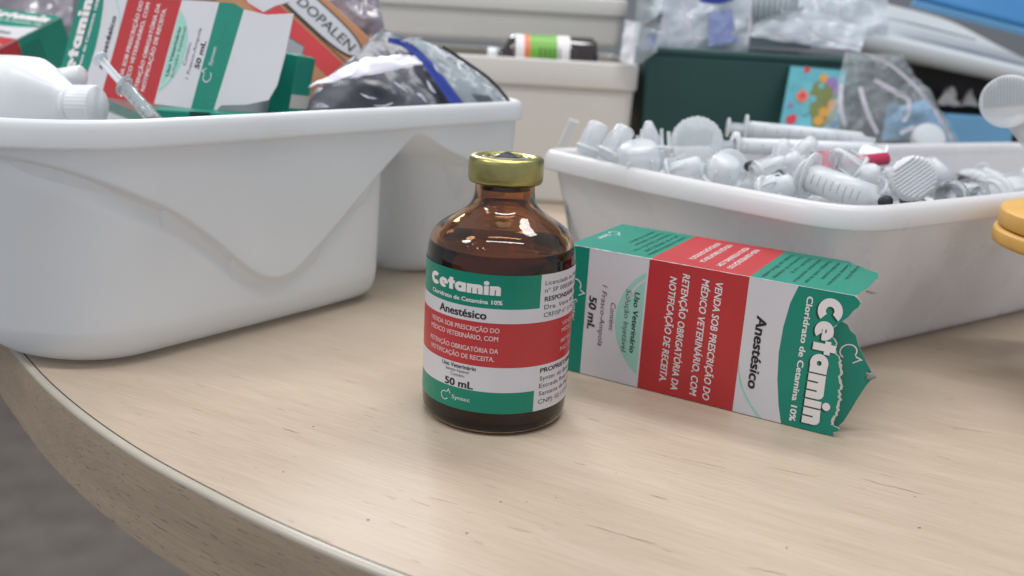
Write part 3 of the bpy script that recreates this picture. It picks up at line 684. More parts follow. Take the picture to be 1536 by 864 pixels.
# ---- red and tan carton with the white name plate
dm = face_frame(490, 40, 182, -43, 10, -8)
dp = T('printed_carton', 'red and tan carton with a white name plate, leaning behind the dark bag', 'carton', dm)
mb = MB(); mb.box((-95, -26, -34), (19, 10, 0)); o = part('carton_body', mb, 'tan', dp); bevel(o, .6)
mb = MB(); mb.box((-95, -17.0, 0), (17, -7.6, .05)); part('red_band', mb, 'dred', dp)
mb = MB(); mb.box((-95, -6.5, 0), (18, -5.9, .06)); part('dark_line', mb, 'ink', dp)
def plate(r, h):
    pts = []
    for i in range(44):
        a = 6.2832 * i / 44; x = math.cos(a); y = math.sin(a)
        pts.append((-8 + (27 + r) * math.copysign(abs(x) ** .6, x), .6 + (5.4 + r) * math.copysign(abs(y) ** .85, y), h))
    return pts
mb = MB(); mb.slab(plate(.9, .3), (0, 0, 1), .25, 1, 1); mb.slab(plate(0, .55), (0, 0, 1), .2, 0)
pl = part('name_plate', mb, ['cwhite', 'ink'], dp)
mb = MB(); put_text(mb, lambda u, v, l: Vector((u, v, .56 + l)), 'DOPALEN', -17, 15.5, -1.6, 4.6, 0, .05, .01)
part('lettering', mb, ['ink'], dp, parent=pl)

# ---- bags in the left tub
def quad_pt(c, u, v):
    return (c[0] * (1 - u) + c[1] * u) * (1 - v) + (c[3] * (1 - u) + c[2] * u) * v
def pillow(mb, c, nu=36, nv=36, bulge=6, amp=2.0, freq=0.06, seed=0, th=1.0, m=0, edge=None, fine=0.4):
    """a closed, creased bag over four corners (3D)"""
    n = (c[1] - c[0]).cross(c[3] - c[0]).normalized()
    if n.dot(CAM - c[0]) < 0: n = -n
    def fn(sgn_):
        def g(u, v):
            p = quad_pt(c, u, v)
            if edge: p = p + edge(u, v)
            e = math.sin(math.pi * min(1, max(0, u))) * math.sin(math.pi * min(1, max(0, v)))
            q = Vector((p.x * freq + seed, p.y * freq, p.z * freq)); k = noise.noise(q) + .5 * abs(noise.noise(q * 2.3)) + fine * abs(noise.noise(q * 5))
            return p + n * (sgn_ * (bulge * e ** .6 + th * .5) + amp * k)
        return g
    mb.grid(fn(1), nu, nv, m); mb.grid(fn(-1), nu, nv, m); return n
def P4(*q): return [py(x, y, Y) for x, y, Y in q]
db = T('plastic_bag', 'dark shiny plastic bag with a blue stripe, slumped in the white tub', 'bag', Matrix.Translation(py(600, 190, 140)))
mb = MB(); c = P4((425, 190, 118), (690, 178, 165), (640, 75, 190), (575, 42, 185))
pillow(mb, c, 40, 40, 5, 3.0, .045, 2.0, fine=.12); part('bag_body', mb, 'darkbag', db, world=True)
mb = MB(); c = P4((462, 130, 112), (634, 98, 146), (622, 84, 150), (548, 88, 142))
pillow(mb, c, 30, 12, 1.5, 1.2, .12, 7.0, .6, fine=.2); part('painted_glare_fold', mb, 'painted_sheen', db, world=True)  # broad glare on the dark bag, painted as a pale strip
def curve_strip(mb, mid, wd, m=0, nsub=10, th=.5, amp=.6, seed=1):
    """ribbon through (x, y, Y) points of the picture plane at their depth, width wd mm"""
    pts = [py(*q) for q in mid]; out = []
    for i in range(len(pts) - 1):
        p0, p1, p2, p3 = [pts[min(max(i + k, 0), len(pts) - 1)] for k in (-1, 0, 1, 2)]
        for j in range(nsub):
            t = j / nsub; out.append(0.5 * ((2 * p1) + (p2 - p0) * t + (2 * p0 - 5 * p1 + 4 * p2 - p3) * t * t + (3 * p1 - p0 - 3 * p2 + p3) * t ** 3))
    out.append(pts[-1]); L_ = []
    for i, p in enumerate(out):
        d = (out[min(i + 1, len(out) - 1)] - out[max(i - 1, 0)]).normalized(); s = d.cross((CAM - p).normalized()).normalized(); L_.append((p, s))
    W_ = wd if callable(wd) else (lambda t: wd)
    def g(k):
        def h(u, v):
            i = min(int(round(u * (len(out) - 1))), len(out) - 1); p, s = L_[i]; nrm = (CAM - p).normalized()
            return p + s * (v - .5) * W_(u) + nrm * (k * th + amp * noise.noise(Vector((u * 7 + seed, v * 2, 0))))
        return h
    mb.grid(g(1), len(out) - 1, 4, m); mb.grid(g(-1), len(out) - 1, 4, m)
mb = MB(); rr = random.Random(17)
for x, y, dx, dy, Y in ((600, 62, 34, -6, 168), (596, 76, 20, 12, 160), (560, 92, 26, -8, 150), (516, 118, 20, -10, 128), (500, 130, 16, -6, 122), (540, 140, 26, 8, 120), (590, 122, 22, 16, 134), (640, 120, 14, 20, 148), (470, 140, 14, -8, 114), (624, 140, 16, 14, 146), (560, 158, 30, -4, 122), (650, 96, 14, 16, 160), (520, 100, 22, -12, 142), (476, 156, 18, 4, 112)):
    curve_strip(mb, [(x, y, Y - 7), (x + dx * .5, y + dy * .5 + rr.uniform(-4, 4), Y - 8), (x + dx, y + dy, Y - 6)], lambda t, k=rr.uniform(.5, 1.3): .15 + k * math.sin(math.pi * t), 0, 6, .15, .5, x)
part('painted_glint', mb, 'painted_sheen', db, world=True, kind='stuff')  # painted highlights: pale ribbons stand in for glints on the crinkles
mb = MB(); curve_strip(mb, [(582, 60, 172), (606, 66, 168), (634, 88, 164), (660, 120, 160), (690, 162, 157)], lambda t: 2.2 + 2.8 * t); part('blue_stripe', mb, 'stripe', db, world=True)
mb = MB(); c = P4((684, 172, 157), (772, 166, 160), (704, 92, 172), (612, 54, 178))
pillow(mb, c, 24, 24, 3, 2.0, .09, 9.0, .6); part('silver_margin', mb, 'silver', db, world=True)
mb = MB()
for i in range(6): curve_strip(mb, [(709 + i * 4.2, 141 + i * .3, 156), (722 + i * 4.6, 158 + i * .4, 156)], .55, 0, 3, .15, .1, i)
part('bar_lines', mb, 'ink', db, world=True)
mb = MB(); curve_strip(mb, [(664, 70, 170), (700, 94, 167), (738, 122, 162), (770, 160, 156)], 1.4); part('dark_hem', mb, 'rubber', db, world=True)
gb = MB(); c = P4((470, 120, 200), (590, 110, 205), (560, -40, 225), (440, -40, 225)); pillow(gb, c, 40, 40, 6, 4.5, .08, 4.0)
single('plastic_bag', 'crumpled grey plastic bag standing behind the red and tan carton', 'bag', gb, 'greybag', Matrix.Translation(py(540, 130, 205)), world=True)

# ---- white bottle lying in the tub
def loft(mb, mids, m=0, n=28, flat=0.75):
    """rounded-square body swept along a line of (centre, half width, half depth)"""
    rings = []
    for cpt, a, b, ax, up in mids:
        side = ax.cross(up).normalized()
        rings.append([cpt + side * (a * math.copysign(abs(math.cos(t)) ** flat, math.cos(t))) + up * (b * math.copysign(abs(math.sin(t)) ** flat, math.sin(t))) for t in [6.28318 * k / n for k in range(n)]])
    vs = [p for r_ in rings for p in r_]
    fs = [(j*n+k, j*n+(k+1)%n, (j+1)*n+(k+1)%n, (j+1)*n+k) for j in range(len(rings)-1) for k in range(n)] + [tuple(reversed(range(n))), tuple(range(len(vs)-n, len(vs)))]
    mb.add(vs, fs, m, True)
p0 = py(-60, 150, 88); p1 = py(146, 156, 78); ax = (p1 - p0).normalized(); up = Vector((0, 0, 1)); up = (up - ax * up.dot(ax)).normalized()
wb = T('plastic_bottle', 'white plastic bottle with ribbed screw cap lying in the tub', 'bottle', fr(p0, ax))
Lb = (p1 - p0).length
def bpt(t): return p0 + ax * (Lb * t)
mb = MB(); loft(mb, [(bpt(-.1) + up * 0, 15, 15.5, ax, up), (bpt(-.05), 16, 16.5, ax, up), (bpt(.42), 16, 16.5, ax, up), (bpt(.56), 15.4, 15.8, ax, up), (bpt(.64), 13.2, 13.2, ax, up), (bpt(.70), 10, 10.4, ax, up), (bpt(.76), 7.2, 8.4, ax, up), (bpt(.80), 6.0, 6.6, ax, up), (bpt(.9), 5.6, 5.6, ax, up)])
part('bottle_body', mb, 'whiteplastic', wb, world=True)
fcap = fr(bpt(.80) - up * .6, ax)
mb = MB(); mb.lathe([(5.8, 0), (7.0, .1), (7.1, 1.6), (6.4, 1.9), (6.4, 2.3)], 40, 0, fcap); part('tamper_ring', mb, 'whiteplastic', wb, world=True)
mb = MB(); mb.lathe([(6.3, 2.3), (7.0, 2.4), (7.1, 3), (7.1, 10.6), (6.6, 11.3), (0, 11.4)], 96, 0, fcap, wob=lambda a, z: 1 + (.018 * (1 if math.sin(a * 32) > 0 else -1) if 2.5 < z < 11 else 0)); part('screw_cap', mb, 'whiteplastic', wb, world=True)
q0 = py(88, 118, 105); q1 = py(128, 112, 104)
mb = MB(); mb.lathe([(0, 0), (3.6, 0), (3.8, .5), (3.8, 9.6), (3.2, 10.2), (0, 10.2)], 32, 0, None)
single('screw_cap', 'small white cap lying behind the white bottle neck', 'cap', mb, 'whiteplastic', fr(q0, q1 - q0))

# ---- syringes
def syringe(label, a, b, r, plunger=0.25, needle_cap=False, group=None, barrel='clear', marks='greyink', dark_tip=True):
    """from thumb rest a to nozzle b (mm points)"""
    ax = b - a; L_ = ax.length; t = T('syringe', label, 'syringe', fr(a, ax), group)
    pl_ = L_ * plunger
    mb = MB(); mb.lathe([(r * .86, pl_ + .2), (r, pl_ + .2), (r, L_ * .9), (r * .5, L_ * .93), (r * .42, L_), (r * .25, L_), (r * .3, L_ * .93), (r * .86, L_ * .88), (r * .86, pl_ + .2)], 32); bo = part('barrel', mb, barrel, t)
    mb = MB(); mb.lathe([(r * .9, pl_ - .6), (r * 1.75, pl_ - .6), (r * 1.75, pl_ + .6), (r * .9, pl_ + .6), (r * .9, pl_ - .6)], 24, 0, Matrix.Diagonal((1, .62, 1, 1))); part('finger_flange', mb, barrel, t)
    mb = MB(); mb.box((-r * .62, -r * .12, 0), (r * .62, r * .12, L_ * .72)); mb.box((-r * .12, -r * .62, 0), (r * .12, r * .62, L_ * .72)); mb.lathe([(0, -.5), (r * 1.15, -.5), (r * 1.2, 0), (r * 1.15, .5), (0, .5)], 24); part('plunger', mb, 'milky', t)
    mb = MB(); mb.lathe([(0, L_ * .72), (r * .84, L_ * .72), (r * .84, L_ * .77), (0, L_ * .8)], 24); part('piston_seal', mb, 'rubber' if dark_tip else 'milky', t)
    mb = MB()
    for k in range(9):
        z = pl_ + (L_ * .86 - pl_) * (k + .5) / 9
        mb.lathe([(r * 1.004, z), (r * 1.004, z + .16)], 6, 0, None, 60, 60 + (70 if k % 3 == 0 else 40))
    part('scale_marks', mb, marks, t, parent=bo)
    if needle_cap:
        mb = MB(); mb.lathe([(r * .55, L_), (r * .6, L_ * 1.02), (r * .42, L_ * 1.25), (r * .2, L_ * 1.28), (0, L_ * 1.28)], 20); part('needle_cap', mb, 'milky', t)
    return t
syringe('thin clear syringe leaning over the tub rim beside the white bottle', py(150, 88, 84), py(262, 214, 66), 2.5, .33)

# ================================================================== RIGHT TUB
RQ = [Vector((8, 140)), Vector((108.5, 29.5)), Vector((330, 185)), Vector((305, 302))]
def rounded_quad(q, rad, per=12, straight=24):
    out = []; n = len(q); cs = []
    for i in range(n):
        p, a, b = q[i], q[i - 1], q[(i + 1) % n]
        da, db_ = (a - p).normalized(), (b - p).normalized(); r = rad[i]
        cs.append((p + da * r, p, p + db_ * r))
    for i in range(n):
        a, p, b = cs[i]
        for k in range(per + 1): t = k / per; out.append(a * (1 - t) ** 2 + p * 2 * t * (1 - t) + b * t * t)
        nx = cs[(i + 1) % n][0]
        for k in range(1, straight): 
            t = k / straight; e = (b * (1 - t) + nx * t); dr = (nx - b).normalized(); e = e + Vector((dr.y, -dr.x)) * (3.0 * math.sin(math.pi * t) if i == 0 else 0); out.append(e)
    return out
RL = rounded_quad(RQ, (16, 24, 26, 30))
cen = sum(RQ, Vector((0, 0))) / 4
RN = []
for i, p in enumerate(RL):
    t = (RL[(i + 1) % len(RL)] - RL[i - 1]).normalized(); nv_ = Vector((t.y, -t.x)); RN.append(nv_)
if sum(1 for p, n in zip(RL, RN) if n.dot(p - cen) > 0) < len(RL) / 2: RN = [-n for n in RN]
def rt(i, off, z): p = RL[i] - RN[i] * off; return Vector((p.x, p.y, z))
rtub = T('plastic_tub', 'low milky plastic tub heaped with needle caps and syringes', 'tub', Matrix.Translation((180, 165, 0)))
NR = len(RL)
def sweep(mb, prof, m=0, loopclose=False):
    v = [rt(i, o, z) for o, z in prof for i in range(NR)]
    mb.add(v, [(j * NR + i, j * NR + (i + 1) % NR, (j + 1) * NR + (i + 1) % NR, (j + 1) * NR + i) for j in range(len(prof) - 1) for i in range(NR)], m, True); return v
mb = MB(); v = sweep(mb, [(27, 0), (22.5, .4), (20, 1.6), (18.8, 4), (17.5, 10), (4.6, 55)]); mb.add(v[:NR], [tuple(reversed(range(NR)))], 0)
v = sweep(mb, [(6.3, 55), (19, 10), (21, 3), (27, 2)]); mb.add(v[-NR:], [tuple(range(NR))], 0)
part('tub_body', mb, 'tub2', rtub, world=True)
mb = MB(); sweep(mb, [(4.6, 55), (1.0, 52.4), (-.1, 52.2), (-.3, 53), (.0, 56), (.7, 58.4), (2.0, 59.8), (3.6, 60.2), (5.2, 59.6), (6.2, 58), (6.5, 55)])
part('rim', mb, 'tub2', rtub, world=True)

# ---- contents
def ridged(name, label, cat, M4, prof, mats='milky', n=72, ridges=30, amp=.02, disc_ridges=False, group=None):
    t = T(name, label, cat, M4, group)
    mb = MB(); mb.lathe(prof, n, 0, None, wob=lambda a, z: 1 + amp * (1 if math.sin(a * ridges) > 0 else -1)); part('cap_shell', mb, mats, t)
    if disc_ridges:
        zt = prof[-1][1]; R_ = max(r for r, z in prof) * .93; mb = MB(); k = -R_ * .9
        while k < R_ * .9:
            h = math.sqrt(max(0, R_ * R_ - k * k)); mb.box((k, -h, zt - .05), (k + .55, h, zt + .8)); k += 1.35
        part('ridge', mb, mats, t, kind='stuff')
    return t
CAPG = 'loose clear plastic caps in the low tub'
def to_cam(p, dx=0, dz=0): return (CAM - p) + RT * dx * (CAM - p).length + UP * dz * (CAM - p).length
def disc_cap(px, pyy, z, R_, h, label, dx=0, dz=0, mats='milky', ridge=True, turn=90):
    p = pz(px, pyy, z); d = to_cam(p, dx, dz).normalized()
    return ridged('ridged_cap', label, 'cap', fr(p - d * h, d, UP) @ Matrix.Rotation(math.radians(turn), 4, 'Z'), [(R_ * .8, 0), (R_ * .96, 0), (R_, h * .15), (R_, h * .85), (R_ * .95, h), (0, h)], mats, disc_ridges=ridge, group=CAPG)
disc_cap(1046, 212, 66, 11.2, 6, 'tallest milky ridged cap, standing up before the dark green bin', .1, .25)
disc_cap(1372, 266, 62, 8.6, 7, 'ridged white cap facing out at the near corner of the low tub', .25, .15, 'whiteplastic', turn=35)
disc_cap(1100, 248, 60, 7.5, 9, 'ridged cap lying on its side below the tallest ridged cap', .6, .35)
disc_cap(1395, 205, 62, 9, 6, 'faint ridged cap behind the white cap, near the back rim', .4, .5)
def cup(px, pyy, z, ax, r0, r1, h, label, mats='milky', name='needle_cap', cat='cap', fl=True):
    p = pz(px, pyy, z); t = T(name, label, cat, fr(p, ax), CAPG)
    mb = MB(); mb.lathe([(r0 * .8, h * .2), (r0 * .82, 0), (r0, 0), (r1, h * .92), (r1 * .7, h), (0, h)], 32); part('cap_shell', mb, mats, t)
    if fl:
        mb = MB(); mb.lathe([(r0, h * .12), (r0 * 1.22, h * .12), (r0 * 1.22, h * .22), (r0, h * .22)], 32); part('collar', mb, mats, t)
        mb = MB()
        for k in range(6):
            a = k * 1.0472; m4 = Matrix.Rotation(a, 4, 'Z'); mb.box((r0 * .9, -.3, h * .25), (r0 * 1.08, .3, h * .7), 0, m4)
        part('rib', mb, mats, t, kind='stuff')
    return t
cup(960, 262, 56, (-.2, -.3, 1), 9.0, 7.6, 13, 'blunt milky cap leaning on the front rim, left of the tallest cap')
cup(975, 236, 60, (-.1, .3, 1), 8.2, 2.0, 15, 'pointed milky cone cap behind the blunt cap')
cup(912, 240, 60, (.5, .2, 1), 5.0, 4.2, 15, 'upright milky cap nearest the left end of the low tub')
cup(880, 232, 60, (.35, .2, 1), 4.6, 4.4, 14, 'slim milky cap leaning right beside the flat plastic stick')
cup(1000, 268, 55, (.9, -.3, .5), 6.2, 4.0, 15, 'milky cap lying flat just below the tallest cap')
cup(1078, 270, 56, (.2, -.5, 1), 7.0, 5.6, 10, 'open milky cap pressed against the front rim')
cup(1130, 262, 58, (1, .2, .5), 4.0, 2.5, 14, 'narrow milky cap near the dark plungers')
cup(1168, 252, 60, (.2, .4, 1), 3.6, 2.4, 12, 'small upright milky cap left of the pink stick')
cup(1190, 242, 60, (.7, .2, .8), 4.2, 3.0, 13, 'milky cap slanting right before the pink stick')
cup(1215, 275, 58, (-.6, -.2, .6), 4.6, 3.2, 15, 'milky cap lying against the slanting syringe')
cup(1238, 262, 61, (0, .2, 1), 5.2, 6.4, 9, 'funnel shaped clear cap in front of the pink stick', 'clear')
cup(1292, 262, 62, (-.8, .2, .5), 5.4, 3.4, 14, 'milky cap with a round nozzle left of the white ridged cap')
cup(1310, 285, 58, (-.4, -.5, .7), 4.4, 3.4, 12, 'short milky cap under the white ridged cap')
cup(1322, 258, 58, (-.9, .3, .25), 9.4, 8.6, 12, 'broad white cap body behind the ridged white cap', 'whiteplastic')
cup(1420, 300, 56, (.9, .4, .15), 6.0, 4.8, 18, 'clear cap lying along the near rim right of the white cap', 'clear')
cup(1480, 296, 56, (.85, .5, .1), 7.0, 6.4, 22, 'milky barrel lying along the near rim by the yellow lid')
cup(1140, 290, 56, (.7, -.5, .4), 5.0, 3.6, 13, 'milky cap jammed under the front rim middle')
cup(1185, 292, 56, (-.7, -.4, .35), 4.6, 3.0, 13, 'milky cap lying left of the slanting syringe tip')
# the heap below: many more pieces than can be counted
mb = MB(); rr = random.Random(11)
for k in range(170):
    u, v = rr.uniform(.06, .94), rr.uniform(.06, .94)
    a = RQ[0] * (1 - u) + RQ[1] * u; b = RQ[3] * (1 - u) + RQ[2] * u; p = a * (1 - v) + b * v
    p = p + (cen - p) * .20; z = rr.uniform(32, 48)
    axv = Vector((rr.uniform(-1, 1), rr.uniform(-1, 1), rr.uniform(-.3, .5)))
    r_ = rr.uniform(3, 5.5); h = rr.uniform(10, 20)
    mb.lathe([(r_ * .7, .5), (r_, 0), (r_ * .7, h), (0, h)], 12, 0 if rr.random() < .95 else 1, fr((p.x, p.y, z), axv))
single('cap_heap', 'dense heap of milky needle caps filling the low tub', 'needle caps', mb, ['frost', 'black'], Matrix.Translation((170, 160, 2)), world=True, kind='stuff')
for lab, a, b in (('black plunger tip poking out left of the small upright cap', (1122, 250), (1140, 244)), ('black plunger tip beside the pink stick end', (1160, 268), (1178, 258)), ('black plug lying under the white ridged cap', (1325, 303), (1345, 299))):
    pa, pb_ = pz(*a, 60), pz(*b, 63); mb = MB(); mb.lathe([(0, 0), (1.9, 0), (2.1, .8), (1.8, 1.6), (2.1, 2.4), (1.9, 3.8), (0, 4.2)], 20)
    single('rubber_plug', lab, 'rubber plug', mb, 'rubber', fr(pa, pb_ - pa))
# flat stick, pink stick
mb = MB(); a, b = pz(836, 236, 48), py(862, 180, pz(836, 236, 48).y - 6)
mb.box((-2.6, -.8, 0), (2.6, .8, (b - a).length)); o = single('plastic_stick', 'flat milky plastic stick leaning out at the left end of the low tub', 'stick', mb, 'milky', fr(a, b - a, (1, 0, .3))); bevel(o, .7, 3)
mb = MB(); a, b = pz(1222, 250, 62), pz(1330, 238, 66); mb.lathe([(0, 0), (2.4, 0), (2.6, .5), (2.6, (b - a).length), (0, (b - a).length)], 20)
single('plastic_stick', 'bright pink plastic stick among the clear caps', 'stick', mb, 'pink', fr(a, b - a))
syringe('pale syringe lying along the back of the low tub before the flowered card', pz(1092, 191, 68), pz(1312, 212, 66), 3.9, .12, barrel='milky')
syringe('white wrapped syringe lying below the pale syringe in the low tub', pz(1075, 218, 64), pz(1330, 226, 62), 3.6, .1, barrel='whiteplastic', dark_tip=False)
syringe('clear graduated syringe slanting down to the near rim of the low tub', pz(1206, 262, 64), pz(1318, 304, 59), 5.2, .08, barrel='milky', marks='greyink', dark_tip=False)
# big syringe with a ridged thumb rest, leaning out at the right
pa = py(1512, 152, 120); pb_ = py(1640, 330, 150); axs = (pb_ - pa)
bs = T('large_syringe', 'large syringe raising its round ridged thumb rest above the low tub', 'syringe', fr(pa, to_cam(pa, -.05, .12), UP))
mb = MB(); mb.lathe([(0, -2), (10, -2), (10.3, -1.2), (10.3, .6), (9.8, 1.2), (0, 1.2)], 64); th_ = part('thumb_rest', mb, 'milky', bs)
mb = MB(); k = -9.2
while k < 9.2: 
    h = math.sqrt(max(0, 9.4 ** 2 - k * k)); h0 = -2.0 if True else -h
    mb.box((h0, k, 1.2), (h, k + .4, 1.75)); k += 1.15
part('ridge', mb, 'silver', bs, parent=th_, kind='stuff')
mb = MB(); mb.tube([pa - FW * -2 + RT * 5 - UP * 8, pb_], 4.0, 16); part('plunger_rod', mb, 'milky', bs, world=True)

# ================================================================== YELLOW LID
yl = T('yellow_lidded_pot', 'pot with a stepped yellow lid at the right edge before the low tub', 'pot', Matrix.Translation((206, 42, 0)))
def disk(r, z0, z1): return [(0, z0), (r - 1, z0), (r - .2, z0 + .5), (r, z0 + 1.2), (r, z1 - 1.2), (r - .3, z1 - .4), (r - 1.2, z1), (0, z1)]
mb = MB(); mb.lathe(disk(41, 54.0, 60.4), 96); part('lid_top', mb, 'yellow', yl)
mb = MB(); mb.lathe(disk(42, 48.4, 53.7), 96); part('lid_skirt', mb, 'yellow', yl)
mb = MB(); mb.lathe([(0, 0), (20.5, 0), (21.5, 1), (21.5, 46), (19.5, 48.3)], 64); part('pot_body', mb, 'whiteplastic', yl)

# ================================================================== BACK OF THE TABLE
def bin_box(name, label, cat, x0, x1, y0, y1, z0, z1, mats, band=14, lipo=3, rz=0, group=None, taper=4, rad=8):
    t = T(name, label, cat, Matrix.Translation(((x0 + x1) / 2, (y0 + y1) / 2, z0)) @ Matrix.Rotation(math.radians(rz), 4, 'Z'), group)
    w_, d_, h = (x1 - x0) / 2, (y1 - y0) / 2, z1 - z0
    def ring(o, z): 
        r = rad; pts = []
        for cx, cy, a0 in ((w_ - r, -d_ + r, -90), (w_ - r, d_ - r, 0), (-w_ + r, d_ - r, 90), (-w_ + r, -d_ + r, 180)):
            A0, A1 = math.radians(a0), math.radians(a0 + 90); e = 2.0
            pts.append(Vector((cx + (r - o) * math.cos(A0) + e * math.sin(A0), cy + (r - o) * math.sin(A0) - e * math.cos(A0), z)))
            for i in range(7): a = math.radians(a0 + 15 * i); pts.append(Vector((cx + (r - o) * math.cos(a), cy + (r - o) * math.sin(a), z)))
            pts.append(Vector((cx + (r - o) * math.cos(A1) - e * math.sin(A1), cy + (r - o) * math.sin(A1) + e * math.cos(A1), z)))
        return pts
    def loftr(pr):
        mb = MB(); R_ = [ring(*q) for q in pr]; n = len(R_[0])
        mb.add([p for r_ in R_ for p in r_], [(j*n+i, j*n+(i+1)%n, (j+1)*n+(i+1)%n, (j+1)*n+i) for j in range(len(R_)-1) for i in range(n)], 0, True); return mb, R_
    mb, R_ = loftr([(taper + 2, 0), (taper, 1.5), (taper - .02, 4), (lipo * .6 + .02, h - band - 3), (lipo * .6, h - band), (lipo * .6 + 2, h - band), (taper + 2.5, 3)]); n = len(R_[0])
    mb.add(R_[0], [tuple(reversed(range(n)))]); mb.add(R_[-1], [tuple(range(n))]); part('bin_body', mb, mats, t)
    mb, R_ = loftr([(lipo * .6 + .1, h - band - .2), (.2, h - band - .2), (0, h - band + .6), (0, h - 1.2), (.6, h - .2), (1.6, h), (2.6, h - .2), (3.2, h - 1.2), (lipo * .6 + 2, h - band)]); part('rim_band', mb, mats, t)
    return t
bin_box('storage_bin', 'ivory open bin holding the dark vial with the lime label', 'bin', -190, 74, 330, 520, 0, 90.0, 'bin', 16, group='ivory storage bins')
bin_box('storage_bin', 'ivory bin stacked higher behind the vial with the lime label', 'bin', -190, 70, 392, 520, 97, 129, 'bin', 11, group='ivory storage bins')
bin_box('storage_bin', 'dark green bin behind the heaped low tub', 'bin', 77, 214, 338, 480, 0, 101, 'teal', 4, 1.2, rad=3.5)
# lying vial in the ivory bin
a, b = py(731, 85, 348), py(892, 92, 352); v2 = T('medicine_vial', 'dark glass vial with lime and white label lying in the ivory bin', 'vial', fr(a, b - a)); L_ = (b - a).length
rv = 14.5
mb = MB(); mb.lathe([(5, 5.5), (5.2, 8), (7, 10), (rv - 1, 13.5), (rv, 16), (rv, L_ - 3), (rv - 2, L_), (0, L_)], 48); part('glass_body', mb, 'brown', v2)
mb = MB(); mb.lathe([(0, 0), (5.6, 0), (6, .6), (6, 6), (5, 6.4)], 32); part('cap', mb, 'whiteplastic', v2)
mb = MB(); zs_ = [17, 22.5, 26, 43, 51]
for j, mi in enumerate((0, 1, 2, 0)): mb.lathe([(rv + .12, zs_[j]), (rv + .12, zs_[j + 1])], 48, mi)
lb = part('paper_label', mb, ['whiteink', 'orange', 'leaf'], v2)
mb = MB()
for k in range(5): mb.lathe([(rv + .2, 32 + k * 3), (rv + .2, 32.8 + k * 3)], 10, 0, None, 60, 150)
for k in range(3): mb.lathe([(rv + .2, 50.5 + k * 2), (rv + .2, 51.1 + k * 2)], 10, 1, None, 60, 150)
part('lettering', mb, ['shade', 'greyink'], v2, parent=lb)
# things on the upper bin
a = py(668, -2, 430); b = py(742, -3, 430); mb = MB(); L_ = (b - a).length
t = T('medicine_vial', 'dark vial with amber neck lying on top of the upper ivory bin', 'vial', fr(a, b - a))
mb.lathe([(0, 0), (8, 0), (9, 1), (9, L_ * .7), (5, L_ * .8), (4.5, L_)], 32); part('glass_body', mb, 'brown', t)
mb = MB(); mb.lathe([(9.1, 3), (9.1, L_ * .5)], 32); part('paper_label', mb, 'whiteink', t)
a = py(690, 0, 424); b = py(716, 3, 424)
mb = MB(); mb.lathe([(0, 0), (4.5, 0), (4.8, .5), (4.8, 9), (4.2, 9.6), (0, 9.6)], 24); single('screw_cap', 'orange cap resting on the upper ivory bin', 'cap', mb, 'mustard', fr(a, b - a))
a = py(865, 0, 424); b = py(900, 0, 424)
mb = MB(); mb.lathe([(0, 0), (5, 0), (5.2, .5), (5.2, 15), (0, 15)], 24); single('screw_cap', 'dark cap resting at the right of the upper ivory bin', 'cap', mb, 'rubber', fr(a, b - a))

# scraps between the bins
mb = MB(); c = P4((930, 92, 326), (950, 96, 322), (962, 34, 332), (938, 30, 330)); pillow(mb, c, 14, 14, .6, 1.4, .2, 3.0, .5)
single('paper_scrap', 'white torn wrapper corner stuck at the end of the ivory bin', 'wrapper', mb, 'whiteplastic', Matrix.Translation(py(945, 90, 325)), world=True)
mb = MB(); c = P4((950, 100, 318), (985, 80, 322), (1000, -10, 340), (955, -10, 338)); pillow(mb, c, 18, 18, 1.5, 3, .12, 5.0, .4)
single('clear_wrapper', 'clear crumpled wrapper in the gap between ivory and green bins', 'wrapper', mb, 'film', Matrix.Translation(py(970, 95, 320)), world=True)
mb = MB(); mb.slab(P4((966, 38, 330), (994, 18, 332), (990, 44, 330)), -FW, 3); single('dark_clip', 'small black triangular clip above the gap between bins', 'clip', mb, 'black', Matrix.Translation(py(985, 35, 332)), world=True)
mb = MB(); mb.slab(P4((970, 50, 331), (986, 46, 331), (984, 72, 331), (970, 74, 331)), -FW, 4); o = single('bottle_top', 'small blue cap under the black clip between the bins', 'cap', mb, 'stripe', Matrix.Translation(py(978, 70, 331)), world=True); bevel(o, 1)
# bags on the green bin
bg1 = T('plastic_bag', 'cloudy packet with faded blue print standing on the green bin', 'bag', Matrix.Translation(py(1050, 72, 360)))
mb = MB(); c = P4((975, 76, 350), (1120, 80, 352), (1135, -60, 375), (985, -60, 372)); pillow(mb, c, 32, 32, 4, 3.5, .07, 12.0, .6); part('bag_body', mb, 'film2', bg1, world=True)
mb = MB(); c = P4((1062, 70, 345), (1106, 64, 345), (1098, 14, 352), (1062, 20, 352)); pillow(mb, c, 16, 16, 1, 1.5, .1, 12.0, .3); part('print_block', mb, 'bagblue', bg1, world=True)
mb = MB()
for k in range(4): curve_strip(mb, [(1050, 2 + k * 2.2 - 8, 350), (1075, 6 + k * 2.2 - 8, 349), (1100, 0 + k * 2.2 - 8, 350)], .8 + .8 * (k % 2), 0, 4)
part('print_line', mb, 'stripe', bg1, world=True, kind='stuff')
bg2 = T('syringe_pack', 'packet with fine upright ribs behind the cloudy printed packet', 'packet', Matrix.Translation(py(1150, 60, 385)))
mb = MB()
for k in range(13):
    x = 1098 + k * 8.2; mb.tube([py(x, 52, 390), py(x + 5, -30, 405)], 1.7, 8)
part('rib', mb, 'silver', bg2, world=True, kind='stuff')
mb = MB(); c = P4((1090, 70, 397), (1215, 74, 397), (1220, -40, 412), (1095, -40, 412)); pillow(mb, c, 16, 16, 1, 1.2, .08, 1.0, .4); part('bag_body', mb, 'film2', bg2, world=True)
bg3 = T('plastic_bag', 'shiny folded clear packet lying flat along the green bin edge', 'bag', Matrix.Translation(py(1180, 74, 345)))
